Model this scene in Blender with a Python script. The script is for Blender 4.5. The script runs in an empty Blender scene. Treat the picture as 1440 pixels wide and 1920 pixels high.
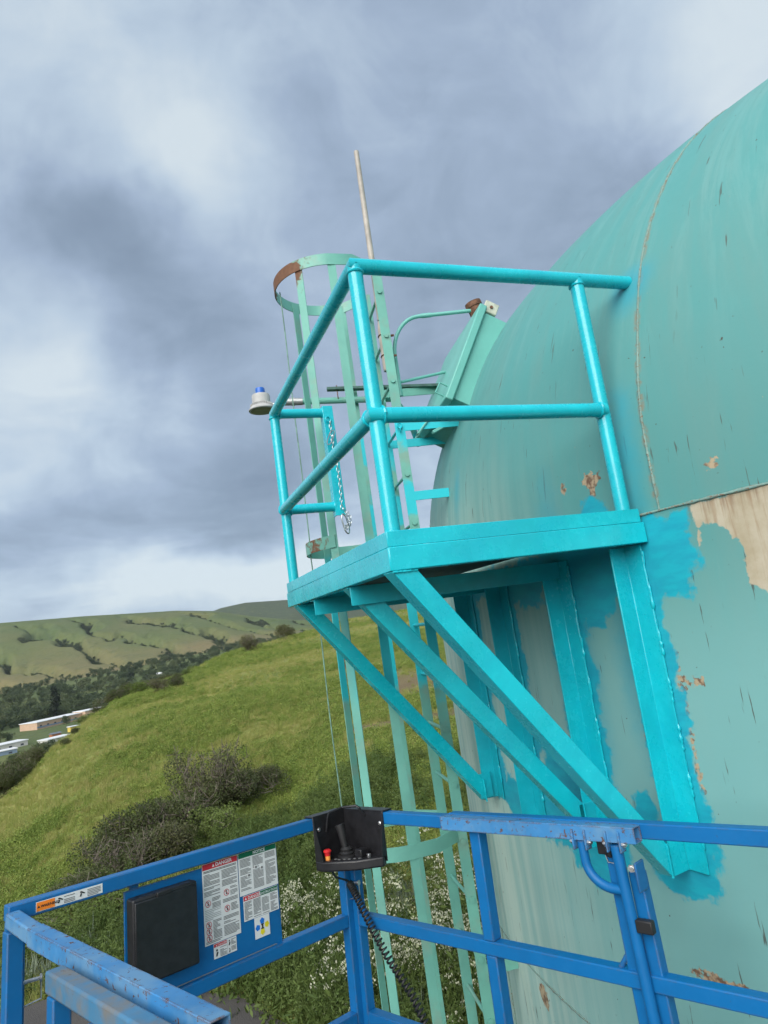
import bpy, math, random
import numpy as np
from mathutils import Vector, Matrix

R = math.radians
rnd = random.Random(7)
sc = bpy.context.scene
col = sc.collection
V = Vector

# ------------------------------------------------------------------ camera
CAM = V((-0.80027, -2.06755, -0.17166))
YAW, PITCH, ROLL, FPX = 0.370514, 0.166927, -0.143511, 1243.15

def cam_axes():
    f = V((math.cos(PITCH) * math.sin(YAW), math.cos(PITCH) * math.cos(YAW), math.sin(PITCH)))
    rt = V((math.cos(YAW), -math.sin(YAW), 0))
    up = rt.cross(f)
    c, s = math.cos(ROLL), math.sin(ROLL)
    return rt * c + up * s, up * c - rt * s, f
_rt, _up, _fw = cam_axes()
cd = bpy.data.cameras.new('camera')
cd.sensor_fit = 'HORIZONTAL'
cd.sensor_width = 36.0
cd.lens = 36.0 * FPX / 1440.0
cd.clip_start, cd.clip_end = 0.05, 12000.0
cam = bpy.data.objects.new('camera', cd)
cam.matrix_world = Matrix(((_rt.x, _up.x, -_fw.x, CAM.x), (_rt.y, _up.y, -_fw.y, CAM.y),
                           (_rt.z, _up.z, -_fw.z, CAM.z), (0, 0, 0, 1)))
col.objects.link(cam)
sc.camera = cam

def bearing(phi, D, z=None, el=None):
    """point at a compass bearing (degrees from +Y towards +X) and ground distance from the photographer"""
    p = V((CAM.x + D * math.sin(R(phi)), CAM.y + D * math.cos(R(phi)), 0))
    p.z = z if z is not None else CAM.z + D * math.tan(R(el or 0))
    return p

# ------------------------------------------------------------------ node helper
class NT:
    def __init__(s, tree):
        s.t = tree
        s.t.nodes.clear()
    def n(s, kind, **kw):
        nd = s.t.nodes.new(kind)
        for k, v in kw.items():
            if k.startswith('i_'):
                nd.inputs[k[2:].replace('_', ' ')].default_value = v
            else:
                setattr(nd, k, v)
        return nd
    def l(s, a, b):
        s.t.links.new(a, b)
    def m(s, op, a, b=None, c=None, clamp=False):
        nd = s.t.nodes.new('ShaderNodeMath')
        nd.operation = op
        nd.use_clamp = clamp
        for i, v in enumerate((a, b, c)):
            if v is None:
                continue
            if isinstance(v, (int, float)):
                nd.inputs[i].default_value = v
            else:
                s.l(v, nd.inputs[i])
        return nd.outputs[0]
    def vm(s, op, a, b=None):
        nd = s.t.nodes.new('ShaderNodeVectorMath')
        nd.operation = op
        for i, v in enumerate((a, b)):
            if v is None:
                continue
            if isinstance(v, (tuple, list, Vector)):
                nd.inputs[i].default_value = tuple(v)
            else:
                s.l(v, nd.inputs[i])
        return nd.outputs['Value'] if op in ('DOT_PRODUCT', 'LENGTH', 'DISTANCE') else nd.outputs[0]
    def mix(s, fac, a, b, blend='MIX'):
        nd = s.t.nodes.new('ShaderNodeMix')
        nd.data_type = 'RGBA'
        nd.blend_type = blend
        for i, v in ((0, fac), (6, a), (7, b)):
            if isinstance(v, (int, float)):
                nd.inputs[i].default_value = v
            elif isinstance(v, (tuple, list)):
                nd.inputs[i].default_value = tuple(v) + ((1,) if len(v) == 3 else ())
            else:
                s.l(v, nd.inputs[i])
        return nd.outputs[2]
    def noise(s, vec, scale, detail=4, rough=0.55, dist=0.0, out='Fac'):
        nd = s.t.nodes.new('ShaderNodeTexNoise')
        nd.inputs['Scale'].default_value = scale
        nd.inputs['Detail'].default_value = detail
        nd.inputs['Roughness'].default_value = rough
        nd.inputs['Distortion'].default_value = dist
        if vec is not None:
            s.l(vec, nd.inputs['Vector'])
        return nd.outputs[out]
    def ramp(s, fac, stops, interp='LINEAR'):
        nd = s.t.nodes.new('ShaderNodeValToRGB')
        cr = nd.color_ramp
        cr.interpolation = interp
        while len(cr.elements) < len(stops):
            cr.elements.new(0.5)
        for e, (p, c) in zip(cr.elements, stops):
            e.position = p
            e.color = tuple(c) + ((1,) if len(c) == 3 else ())
        s.l(fac, nd.inputs[0])
        return nd.outputs[0]
    def step(s, x, a, b):
        nd = s.t.nodes.new('ShaderNodeMapRange')
        nd.interpolation_type = 'SMOOTHSTEP'
        nd.inputs['From Min'].default_value = a
        nd.inputs['From Max'].default_value = b
        s.l(x, nd.inputs['Value'])
        return nd.outputs[0]
    def scale(s, vec, xyz):
        return s.vm('MULTIPLY', vec, xyz)

# ------------------------------------------------------------------ world
SUN_AZ = V((-0.68, -0.72, 0)).normalized()
SUN_EL = R(35)
world = bpy.data.worlds.new('World')
sc.world = world
world.use_nodes = True
W = NT(world.node_tree)
tc = W.n('ShaderNodeTexCoord')
dirv = W.vm('NORMALIZE', tc.outputs['Generated'])
sep = W.n('ShaderNodeSeparateXYZ')
W.l(dirv, sep.inputs[0])
zz = W.m('ADD', W.m('MAXIMUM', sep.outputs[2], 0.0), 0.20)
cmb = W.n('ShaderNodeCombineXYZ')
W.l(W.m('DIVIDE', sep.outputs[0], zz), cmb.inputs[0])
W.l(W.m('DIVIDE', sep.outputs[1], zz), cmb.inputs[1])
cp = cmb.outputs[0]
warp = W.vm('ADD', cp, W.vm('MULTIPLY', W.vm('SUBTRACT', W.noise(cp, 1.6, 2, 0.5, out='Color'), (0.5, 0.5, 0.5)), (0.55, 0.55, 0)))
n1 = W.noise(warp, 2.0, 6, 0.56)
n2 = W.noise(warp, 0.75, 1, 0.5)
dens = W.m('ADD', W.m('ADD', W.m('MULTIPLY', n1, 0.52), W.m('MULTIPLY', W.noise(dirv, 7.5, 6, 0.55, 0.6), 0.30)), W.m('ADD', W.m('MULTIPLY', n2, 0.24), -0.035))
def skydir(px, py):
    d = _fw + _rt * ((px - 720) / FPX) - _up * ((py - 960) / FPX)
    return d.normalized()
# cloud banks (direction, tightness, amount): positive is thicker, greyer cloud
BANKS = [((930, 290), 26, 0.12), ((1080, 420), 60, 0.06), ((215, 395), 520, 0.19), ((300, 440), 600, 0.11), ((150, 410), 700, 0.08),
         ((50, 470), 220, 0.11), ((330, 575), 320, 0.15), ((240, 655), 600, 0.13), ((410, 620), 400, 0.05), ((430, 860), 90, 0.17), ((480, 960), 200, 0.10),
         ((110, 940), 90, 0.09), ((60, 1090), 300, 0.08), ((150, 140), 90, -0.09), ((280, 240), 220, -0.08), ((380, 350), 320, -0.11),
         ((110, 740), 90, -0.15), ((290, 720), 200, -0.09), ((60, 800), 200, -0.06),
         ((1400, 60), 120, -0.20), ((640, 700), 60, 0.04)]
wv = W.vm('NORMALIZE', W.vm('ADD', dirv, W.vm('MULTIPLY', W.vm('SUBTRACT', W.noise(dirv, 5.0, 4, 0.6, out='Color'), (0.5, 0.5, 0.5)), (0.13, 0.13, 0.10))))
for (px, py), k, a in BANKS:
    dt = W.vm('DOT_PRODUCT', wv, skydir(px, py))
    dens = W.m('ADD', dens, W.m('MULTIPLY', W.m('EXPONENT', W.m('MULTIPLY', W.m('SUBTRACT', dt, 1.0), float(k))), float(a)))
# the clear strip low over the far hills
sepw = W.n('ShaderNodeSeparateXYZ')
W.l(wv, sepw.inputs[0])
bandz = W.m('DIVIDE', W.m('SUBTRACT', sepw.outputs[2], 0.100), 0.034)
band = W.m('EXPONENT', W.m('MULTIPLY', W.m('MULTIPLY', bandz, bandz), -1.0))
azf = W.m('EXPONENT', W.m('MULTIPLY', W.m('SUBTRACT', W.vm('DOT_PRODUCT', wv, skydir(560, 1050)), 1.0), 16.0))
dens = W.m('ADD', dens, W.m('MULTIPLY', W.m('MULTIPLY', band, azf), -0.42))
cloud = W.ramp(dens, [(0.30, (0.66, 0.75, 0.81)), (0.44, (0.50, 0.61, 0.73)), (0.56, (0.365, 0.46, 0.60)), (0.70, (0.265, 0.345, 0.455)), (0.84, (0.20, 0.265, 0.36))])
sky = W.n('ShaderNodeTexSky')
sky.sky_type = 'NISHITA'
sky.sun_disc = False
sky.sun_elevation = SUN_EL
sky.sun_rotation = math.atan2(SUN_AZ.x, SUN_AZ.y)
bg1 = W.n('ShaderNodeBackground', i_Strength=0.10)
W.l(sky.outputs[0], bg1.inputs[0])
bg2 = W.n('ShaderNodeBackground', i_Strength=0.80)
W.l(cloud, bg2.inputs[0])
mx = W.n('ShaderNodeMixShader')
mx.inputs[0].default_value = 0.90
W.l(bg1.outputs[0], mx.inputs[1])
W.l(bg2.outputs[0], mx.inputs[2])
wo = W.n('ShaderNodeOutputWorld')
W.l(mx.outputs[0], wo.inputs[0])

sl = bpy.data.lights.new('sun', 'SUN')
sl.energy = 3.3
sl.angle = R(60)
sl.color = (1.0, 0.96, 0.90)
so = bpy.data.objects.new('sun', sl)
tosun = SUN_AZ * math.cos(SUN_EL) + V((0, 0, math.sin(SUN_EL)))
so.rotation_euler = tosun.to_track_quat('Z', 'Y').to_euler()
so.location = (-10, -30, 40)
col.objects.link(so)

vs = sc.view_settings
vs.view_transform = 'Standard'
vs.look = 'None'
vs.exposure = 0.42
vs.gamma = 1.0
vs.use_curve_mapping = False
sc.cycles.max_bounces = 4
sc.cycles.use_adaptive_sampling = True
sc.cycles.adaptive_threshold = 0.03
sc.cycles.transparent_max_bounces = 8

# ------------------------------------------------------------------ mesh builder
class MB:
    def __init__(s):
        s.v, s.f, s.mi = [], [], []
    def add(s, vs, fs, mi=0):
        o = len(s.v)
        s.v += [tuple(v) for v in vs]
        s.f += [tuple(i + o for i in f) for f in fs]
        s.mi += [mi] * len(fs)
        return s
    def prism(s, loop, d, mi=0):
        """closed solid: polygon loop (points) swept by vector d"""
        n = len(loop)
        a = [V(p) for p in loop]
        b = [p + V(d) for p in a]
        fs = [tuple(range(n))[::-1], tuple(range(n, 2 * n))]
        for i in range(n):
            j = (i + 1) % n
            fs.append((i, j, n + j, n + i))
        return s.add(a + b, fs, mi)
    def obox(s, c, ax, ay, az, mi=0):
        """box by centre and three half-axis vectors"""
        c, ax, ay, az = V(c), V(ax), V(ay), V(az)
        if ax.cross(ay).dot(az) < 0:
            ax = -ax
        vs = [c + ax * i + ay * j + az * k for k in (-1, 1) for j in (-1, 1) for i in (-1, 1)]
        fs = [(0, 2, 3, 1), (4, 5, 7, 6), (0, 1, 5, 4), (2, 6, 7, 3), (0, 4, 6, 2), (1, 3, 7, 5)]
        return s.add(vs, fs, mi)
    def box(s, lo, hi, mi=0):
        lo, hi = V(lo), V(hi)
        h = (hi - lo) / 2
        return s.obox((lo + hi) / 2, (h.x, 0, 0), (0, h.y, 0), (0, 0, h.z), mi)
    def beam(s, a, b, w, h, up=(0, 0, 1), mi=0):
        a, b = V(a), V(b)
        d = (b - a)
        x = d.normalized()
        u = V(up)
        u = (u - x * u.dot(x)).normalized()
        y = u.cross(x)
        return s.obox((a + b) / 2, d / 2, y * (w / 2), u * (h / 2), mi)
    def hollow(s, a, b, w, h, t, up=(0, 0, 1)):
        a, b = V(a), V(b)
        x = (b - a).normalized()
        u = V(up)
        u = (u - x * u.dot(x)).normalized()
        y = u.cross(x)
        out = [(-w / 2, -h / 2), (w / 2, -h / 2), (w / 2, h / 2), (-w / 2, h / 2)]
        inn = [(p * (1 - 2 * t / w), q * (1 - 2 * t / h)) for p, q in out]
        vs = []
        for e in (a, b):
            for L in (out, inn):
                vs += [e + y * p + u * q for p, q in L]
        fs = []
        for i in range(4):
            j = (i + 1) % 4
            fs += [(i, j, 8 + j, 8 + i), (4 + j, 4 + i, 12 + i, 12 + j), (j, i, 4 + i, 4 + j), (8 + i, 8 + j, 12 + j, 12 + i)]
        return s.add(vs, fs)
    def angle(s, a, b, leg, t, d1, d2):
        """L section from a to b, heel on the line, legs along d1 and d2"""
        a, b = V(a), V(b)
        x = (b - a).normalized()
        d1 = V(d1)
        d1 = (d1 - x * d1.dot(x)).normalized()
        d2 = V(d2)
        d2 = (d2 - x * d2.dot(x) - d1 * d2.dot(d1)).normalized()
        L = [(0, 0), (leg, 0), (leg, t), (t, t), (t, leg), (0, leg)]
        loop = [a + d1 * p + d2 * q for p, q in L]
        if d1.cross(d2).dot(x) < 0:
            loop = loop[::-1]
        return s.prism(loop, b - a)
    def tube(s, pts, r, n=14, caps=True, mi=0, rfun=None):
        pts = [V(p) for p in pts]
        m = len(pts)
        tan = []
        for i in range(m):
            d = (pts[min(i + 1, m - 1)] - pts[max(i - 1, 0)])
            tan.append(d.normalized())
        ref = V((0, 0, 1)) if abs(tan[0].z) < 0.9 else V((1, 0, 0))
        u = (ref - tan[0] * ref.dot(tan[0])).normalized()
        vs, fs = [], []
        for i in range(m):
            u = (u - tan[i] * u.dot(tan[i])).normalized()
            w = tan[i].cross(u)
            rr = r if rfun is None else rfun(i / (m - 1))
            for k in range(n):
                a = 2 * math.pi * k / n
                vs.append(pts[i] + (u * math.cos(a) + w * math.sin(a)) * rr)
        for i in range(m - 1):
            for k in range(n):
                j = (k + 1) % n
                fs.append((i * n + k, i * n + j, (i + 1) * n + j, (i + 1) * n + k))
        if caps:
            fs.append(tuple(range(n))[::-1])
            fs.append(tuple((m - 1) * n + k for k in range(n)))
        return s.add(vs, fs, mi)
    def lathe(s, prof, c, ax=(0, 0, 1), n=24, mi=0):
        """profile [(radius, height)] turned about an axis through c"""
        c, ax = V(c), V(ax).normalized()
        ref = V((1, 0, 0)) if abs(ax.x) < 0.9 else V((0, 1, 0))
        u = (ref - ax * ref.dot(ax)).normalized()
        w = ax.cross(u)
        vs, fs = [], []
        for r, h in prof:
            for k in range(n):
                a = 2 * math.pi * k / n
                vs.append(c + ax * h + (u * math.cos(a) + w * math.sin(a)) * r)
        for i in range(len(prof) - 1):
            for k in range(n):
                j = (k + 1) % n
                fs.append((i * n + k, i * n + j, (i + 1) * n + j, (i + 1) * n + k))
        fs.append(tuple(range(n))[::-1])
        fs.append(tuple((len(prof) - 1) * n + k for k in range(n)))
        return s.add(vs, fs, mi)
    def ring(s, c, ax, rad, r, n=20, k=6, lump=0.0):
        c, ax = V(c), V(ax).normalized()
        ref = V((1, 0, 0)) if abs(ax.x) < 0.9 else V((0, 1, 0))
        u = (ref - ax * ref.dot(ax)).normalized()
        w = ax.cross(u)
        vs, fs = [], []
        for i in range(n):
            a = 2 * math.pi * i / n
            rd = u * math.cos(a) + w * math.sin(a)
            rr = r * (1 + rnd.uniform(-lump, lump))
            for j in range(k):
                b = 2 * math.pi * j / k
                vs.append(c + rd * (rad + rr * math.cos(b)) + ax * (rr * math.sin(b)))
        for i in range(n):
            for j in range(k):
                i2, j2 = (i + 1) % n, (j + 1) % k
                fs.append((i * k + j, i2 * k + j, i2 * k + j2, i * k + j2))
        return s.add(vs, fs)
    def build(s, name, mat, parent=None, bevel=0.0, smooth=True, sharp=35, seg=2):
        co = np.array(s.v, dtype=np.float64)
        c = V((co.min(0) + co.max(0)) / 2)
        me = bpy.data.meshes.new(name)
        me.from_pydata((co - np.array(c)).tolist(), [], s.f)
        for mt in (mat if isinstance(mat, (list, tuple)) else [mat]):
            me.materials.append(mt)
        if isinstance(mat, (list, tuple)):
            me.polygons.foreach_set('material_index', s.mi)
        if smooth:
            me.polygons.foreach_set('use_smooth', [True] * len(me.polygons))
            me.set_sharp_from_angle(angle=R(sharp))
        me.update()
        o = bpy.data.objects.new(name, me)
        place(o, c, parent)
        if bevel:
            bm = o.modifiers.new('edges', 'BEVEL')
            bm.width = bevel
            bm.segments = seg
            bm.limit_method = 'ANGLE'
            bm.angle_limit = R(40)
        return o

def place(o, c, parent):
    """link o with its origin at the world point c"""
    col.objects.link(o)
    if parent is None:
        o.location = c
    else:
        base = V((0, 0, 0))
        p = parent
        while p is not None:
            base += p.location
            p = p.parent
        o.parent = parent
        o.location = V(c) - base
    return o

def tag(o, label, cat, group=None):
    o['label'] = label
    o['category'] = cat
    if group:
        o['group'] = group
    return o
def thing(name, label, cat, loc, group=None):
    o = bpy.data.objects.new(name, None)
    o.empty_display_size = 0.1
    o.location = loc
    col.objects.link(o)
    return tag(o, label, cat, group)
def kind(o, k):
    o['kind'] = k
    return o

# ------------------------------------------------------------------ materials
def new_mat(name):
    m = bpy.data.materials.new(name)
    m.use_nodes = True
    t = NT(m.node_tree)
    out = t.n('ShaderNodeOutputMaterial')
    b = t.n('ShaderNodeBsdfPrincipled')
    t.l(b.outputs[0], out.inputs[0])
    geo = t.n('ShaderNodeNewGeometry')
    return m, t, b, geo.outputs['Position'], geo

def bump(t, b, h, strength=0.3, dist=0.003):
    nd = t.n('ShaderNodeBump', i_Strength=strength, i_Distance=dist)
    t.l(h, nd.inputs['Height'])
    t.l(nd.outputs[0], b.inputs['Normal'])

def paint(name, base, rough=0.35, var=0.12, rust=0.0, rustcol=(0.13, 0.055, 0.03), fade=None, fadeamt=0.0, edge=0.0, spec=0.5, scale=1.0, chipcol=None, coat=0.0):
    m, t, b, P, geo = new_mat(name)
    nA = t.noise(P, 3.0 * scale, 2, 0.6)
    nB = t.noise(P, 26 * scale, 3, 0.65)
    c = t.mix(t.m('MULTIPLY', t.step(nA, 0.3, 0.75), var * 2), base, tuple(x * (1 - 0.45) for x in base))
    c = t.mix(t.m('MULTIPLY', t.step(nB, 0.45, 0.8), var), c, tuple(min(1, x * 1.25 + 0.03) for x in base))
    rgh = t.m('ADD', rough - 0.13, t.m('ADD', t.m('MULTIPLY', nB, 0.14), t.m('MULTIPLY', nA, 0.14)))
    if fade:
        c = t.mix(t.m('MULTIPLY', t.step(t.noise(P, 5 * scale, 4, 0.7), 0.42, 0.66), fadeamt), c, fade)
    if rust > 0 or edge > 0:
        sp = t.n('ShaderNodeSeparateXYZ')
        nr = t.noise(P, 48 * scale, 6, 0.7, 0.4)
        lv = t.step(nr, 0.76 - rust * 0.24, 0.80 - rust * 0.24)
        if edge > 0:
            bv = t.n('ShaderNodeBevel', samples=4)
            bv.inputs['Radius'].default_value = 0.009
            dt = t.vm('DOT_PRODUCT', bv.outputs[0], geo.outputs['Normal'])
            ew = t.step(t.m('MULTIPLY', t.m('SUBTRACT', 1.0, dt), t.step(t.noise(P, 24, 5, 0.7), 0.40, 0.58)), 0.015, 0.06)
            lv = t.m('MAXIMUM', lv, t.m('MULTIPLY', ew, edge))
        rc = t.mix(t.noise(P, 60, 4), rustcol, chipcol or tuple(x * 1.9 for x in rustcol))
        c = t.mix(lv, c, rc)
        rgh = t.m('ADD', rgh, t.m('MULTIPLY', lv, 0.35), clamp=True)
    t.l(c, b.inputs['Base Color'])
    t.l(rgh, b.inputs['Roughness'])
    b.inputs['Specular IOR Level'].default_value = spec
    if coat:
        b.inputs['Coat Weight'].default_value = coat
        b.inputs['Coat Roughness'].default_value = 0.12
    bump(t, b, t.noise(P, 10, 2, 0.5), 0.07, 0.004)
    return m

def plain(name, base, rough=0.5, metal=0.0, var=0.1, scale=20.0, bmp=0.1):
    m, t, b, P, geo = new_mat(name)
    c = t.mix(t.step(t.noise(P, scale, 3, 0.6), 0.3, 0.7), tuple(x * (1 - var) for x in base), tuple(min(1, x * (1 + var)) for x in base))
    t.l(c, b.inputs['Base Color'])
    b.inputs['Roughness'].default_value = rough
    b.inputs['Metallic'].default_value = metal
    if bmp:
        bump(t, b, t.noise(P, scale * 4, 2), bmp, 0.002)
    return m

M = {}
TURQ = (0.006, 0.545, 0.64)
BLUE = (0.004, 0.135, 0.37)
SEA = (0.155, 0.43, 0.36)
M['turq'] = paint('turquoise_gloss_paint', TURQ, 0.26, 0.22, coat=0.35, fade=(0.004, 0.40, 0.52), fadeamt=0.45, rust=0.02, rustcol=(0.10, 0.16, 0.15))
M['turq_old'] = paint('turquoise_brushed_paint', (0.006, 0.47, 0.57), 0.4, 0.28, coat=0.1, fade=(0.01, 0.33, 0.42), fadeamt=0.5)
M['blue'] = paint('blue_powder_coat', BLUE, 0.42, 0.12, rust=0.30, edge=0.7, rustcol=(0.055, 0.05, 0.05), fade=(0.006, 0.11, 0.30), fadeamt=0.5, spec=0.35)
M['blue_worn'] = paint('worn_blue_paint', (0.045, 0.22, 0.48), 0.5, 0.25, rust=0.72, edge=1.0, rustcol=(0.075, 0.045, 0.037), fade=(0.13, 0.27, 0.42), fadeamt=0.8, spec=0.35)
M['blue_dirty'] = paint('dirty_blue_paint', (0.05, 0.20, 0.36), 0.55, 0.3, rust=0.50, edge=1.0, rustcol=(0.11, 0.075, 0.055), fade=(0.17, 0.16, 0.14), fadeamt=0.9)
M['black'] = plain('black_plastic', (0.012, 0.012, 0.014), 0.42, var=0.3, scale=30)
M['rubber'] = plain('black_rubber', (0.014, 0.014, 0.015), 0.55)
M['steel'] = plain('zinc_steel', (0.55, 0.55, 0.55), 0.32, metal=0.9, scale=60)
M['chain'] = plain('bright_chain_steel', (0.50, 0.54, 0.55), 0.28, metal=0.9, scale=60)
M['galv'] = plain('galvanised_pipe', (0.42, 0.43, 0.43), 0.45, metal=0.6, scale=40)
M['pvc'] = plain('weathered_grey_pvc', (0.43, 0.39, 0.34), 0.5, var=0.18, scale=9)
M['lampgrey'] = plain('light_grey_housing', (0.44, 0.44, 0.43), 0.5, var=0.12, scale=14)
M['lampblue'] = plain('blue_cap', (0.02, 0.13, 0.52), 0.35)
M['dark'] = plain('dark_steel', (0.03, 0.035, 0.035), 0.7, var=0.4)  # near-black steel for the deck and floor plates
M['white'] = plain('white_vinyl', (0.72, 0.73, 0.72), 0.4, var=0.03)
M['ink'] = plain('black_ink', (0.02, 0.02, 0.02), 0.5, bmp=0)
M['greyink'] = plain('grey_ink', (0.16, 0.16, 0.16), 0.5, bmp=0)
M['red'] = plain('red_ink', (0.55, 0.02, 0.035), 0.4, bmp=0)
M['green'] = plain('green_ink', (0.0, 0.13, 0.055), 0.4, bmp=0)
M['orange'] = plain('orange_ink', (0.85, 0.22, 0.02), 0.4, bmp=0)
M['yellow'] = plain('yellow_ink', (0.75, 0.62, 0.02), 0.4, bmp=0)
M['bluink'] = plain('blue_ink', (0.01, 0.16, 0.60), 0.4, bmp=0)
M['amber'] = plain('amber_plastic', (0.80, 0.30, 0.06), 0.4, bmp=0)
M['rust'] = plain('rusty_iron', (0.15, 0.07, 0.04), 0.8, var=0.5, scale=35, bmp=0.5)
M['rope'] = plain('green_weathered_rope', (0.17, 0.30, 0.24), 0.8, var=0.3)

def ladder_mat():
    m, t, b, P, geo = new_mat('seafoam_ladder_paint')
    nA = t.noise(P, 2.5, 5, 0.6)
    c = t.mix(t.step(nA, 0.3, 0.7), (0.17, 0.47, 0.385), (0.135, 0.37, 0.31))
    c = t.mix(t.m('MULTIPLY', t.step(t.noise(P, 4.0, 6, 0.65), 0.50, 0.68), 0.55), c, (0.25, 0.33, 0.26))
    # fresh turquoise overspray close to the platform
    sp = t.n('ShaderNodeSeparateXYZ')
    t.l(P, sp.inputs[0])
    zed = t.m('ADD', sp.outputs[2], t.m('MULTIPLY', t.m('SUBTRACT', t.noise(P, 7, 4), 0.5), 0.30))
    near = t.m('MULTIPLY', t.m('MULTIPLY', t.step(zed, -0.66, -0.56), t.m('SUBTRACT', 1.0, t.step(zed, 0.20, 0.36))), t.step(sp.outputs[0], 0.30, 0.48))
    near3 = t.m('MULTIPLY', t.m('SUBTRACT', 1.0, t.step(t.m('ABSOLUTE', t.m('SUBTRACT', zed, 1.08)), 0.10, 0.17)), t.step(sp.outputs[0], 0.70, 0.78))
    near4 = t.m('MULTIPLY', t.m('SUBTRACT', 1.0, t.step(t.m('ABSOLUTE', t.m('SUBTRACT', zed, 0.61)), 0.08, 0.14)), t.step(sp.outputs[0], 0.70, 0.78))
    o = t.m('MAXIMUM', near, t.m('MAXIMUM', near3, near4))
    c = t.mix(t.m('MULTIPLY', o, 0.9), c, TURQ)
    # rust: heaviest at the weather end of the top hoop
    dd = t.vm('DISTANCE', P, (0.26, 2.00, 2.22))
    w1 = t.m('SUBTRACT', 1.0, t.step(dd, 0.10, 0.36))
    d2 = t.vm('DISTANCE', P, (0.28, 1.98, 0.37))
    w2 = t.m('MULTIPLY', t.m('SUBTRACT', 1.0, t.step(d2, 0.06, 0.24)), 0.55)
    nr = t.noise(P, 13, 8, 0.7, 0.5)
    rm = t.step(t.m('ADD', nr, t.m('MULTIPLY', t.m('MAXIMUM', w1, w2), 0.42)), 0.66, 0.76)
    rc = t.mix(t.noise(P, 45, 4), (0.09, 0.04, 0.022), (0.24, 0.12, 0.065))
    c = t.mix(rm, c, rc)
    t.l(c, b.inputs['Base Color'])
    t.l(t.m('ADD', 0.45, t.m('MULTIPLY', rm, 0.35)), b.inputs['Roughness'])
    bump(t, b, t.m('ADD', t.noise(P, 40, 4), t.m('MULTIPLY', rm, 0.7)), 0.35, 0.003)
    return m
M['ladder'] = ladder_mat()
M['sea'] = paint('seafoam_hatch_paint', (0.15, 0.46, 0.40), 0.42, 0.12, rust=0.05)

# ------------------------------------------------------------------ tank numbers
TX, TY, TR = 5.945, 0.828, 4.923
TZ0, TB, TN = 0.110, 3.018, 2.203
GROUND = -6.2
def dome_r(z):
    if z <= TZ0:
        return TR
    h = min(1.0, (z - TZ0) / TB)
    return TR * (1 - h ** TN) ** (1 / TN)
def tank_pt(ang, z, out=0.0):
    """point on the shell; ang in degrees, 0 faces -X, positive towards -Y"""
    r = dome_r(z) + out
    return V((TX - r * math.cos(R(ang)), TY - r * math.sin(R(ang)), z))
def tank_y(y, z, out=0.0):
    """point on the near shell with this Y"""
    r = dome_r(z) + out
    return V((TX - math.sqrt(max(0, r * r - (TY - y) ** 2)), y, z))

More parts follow.
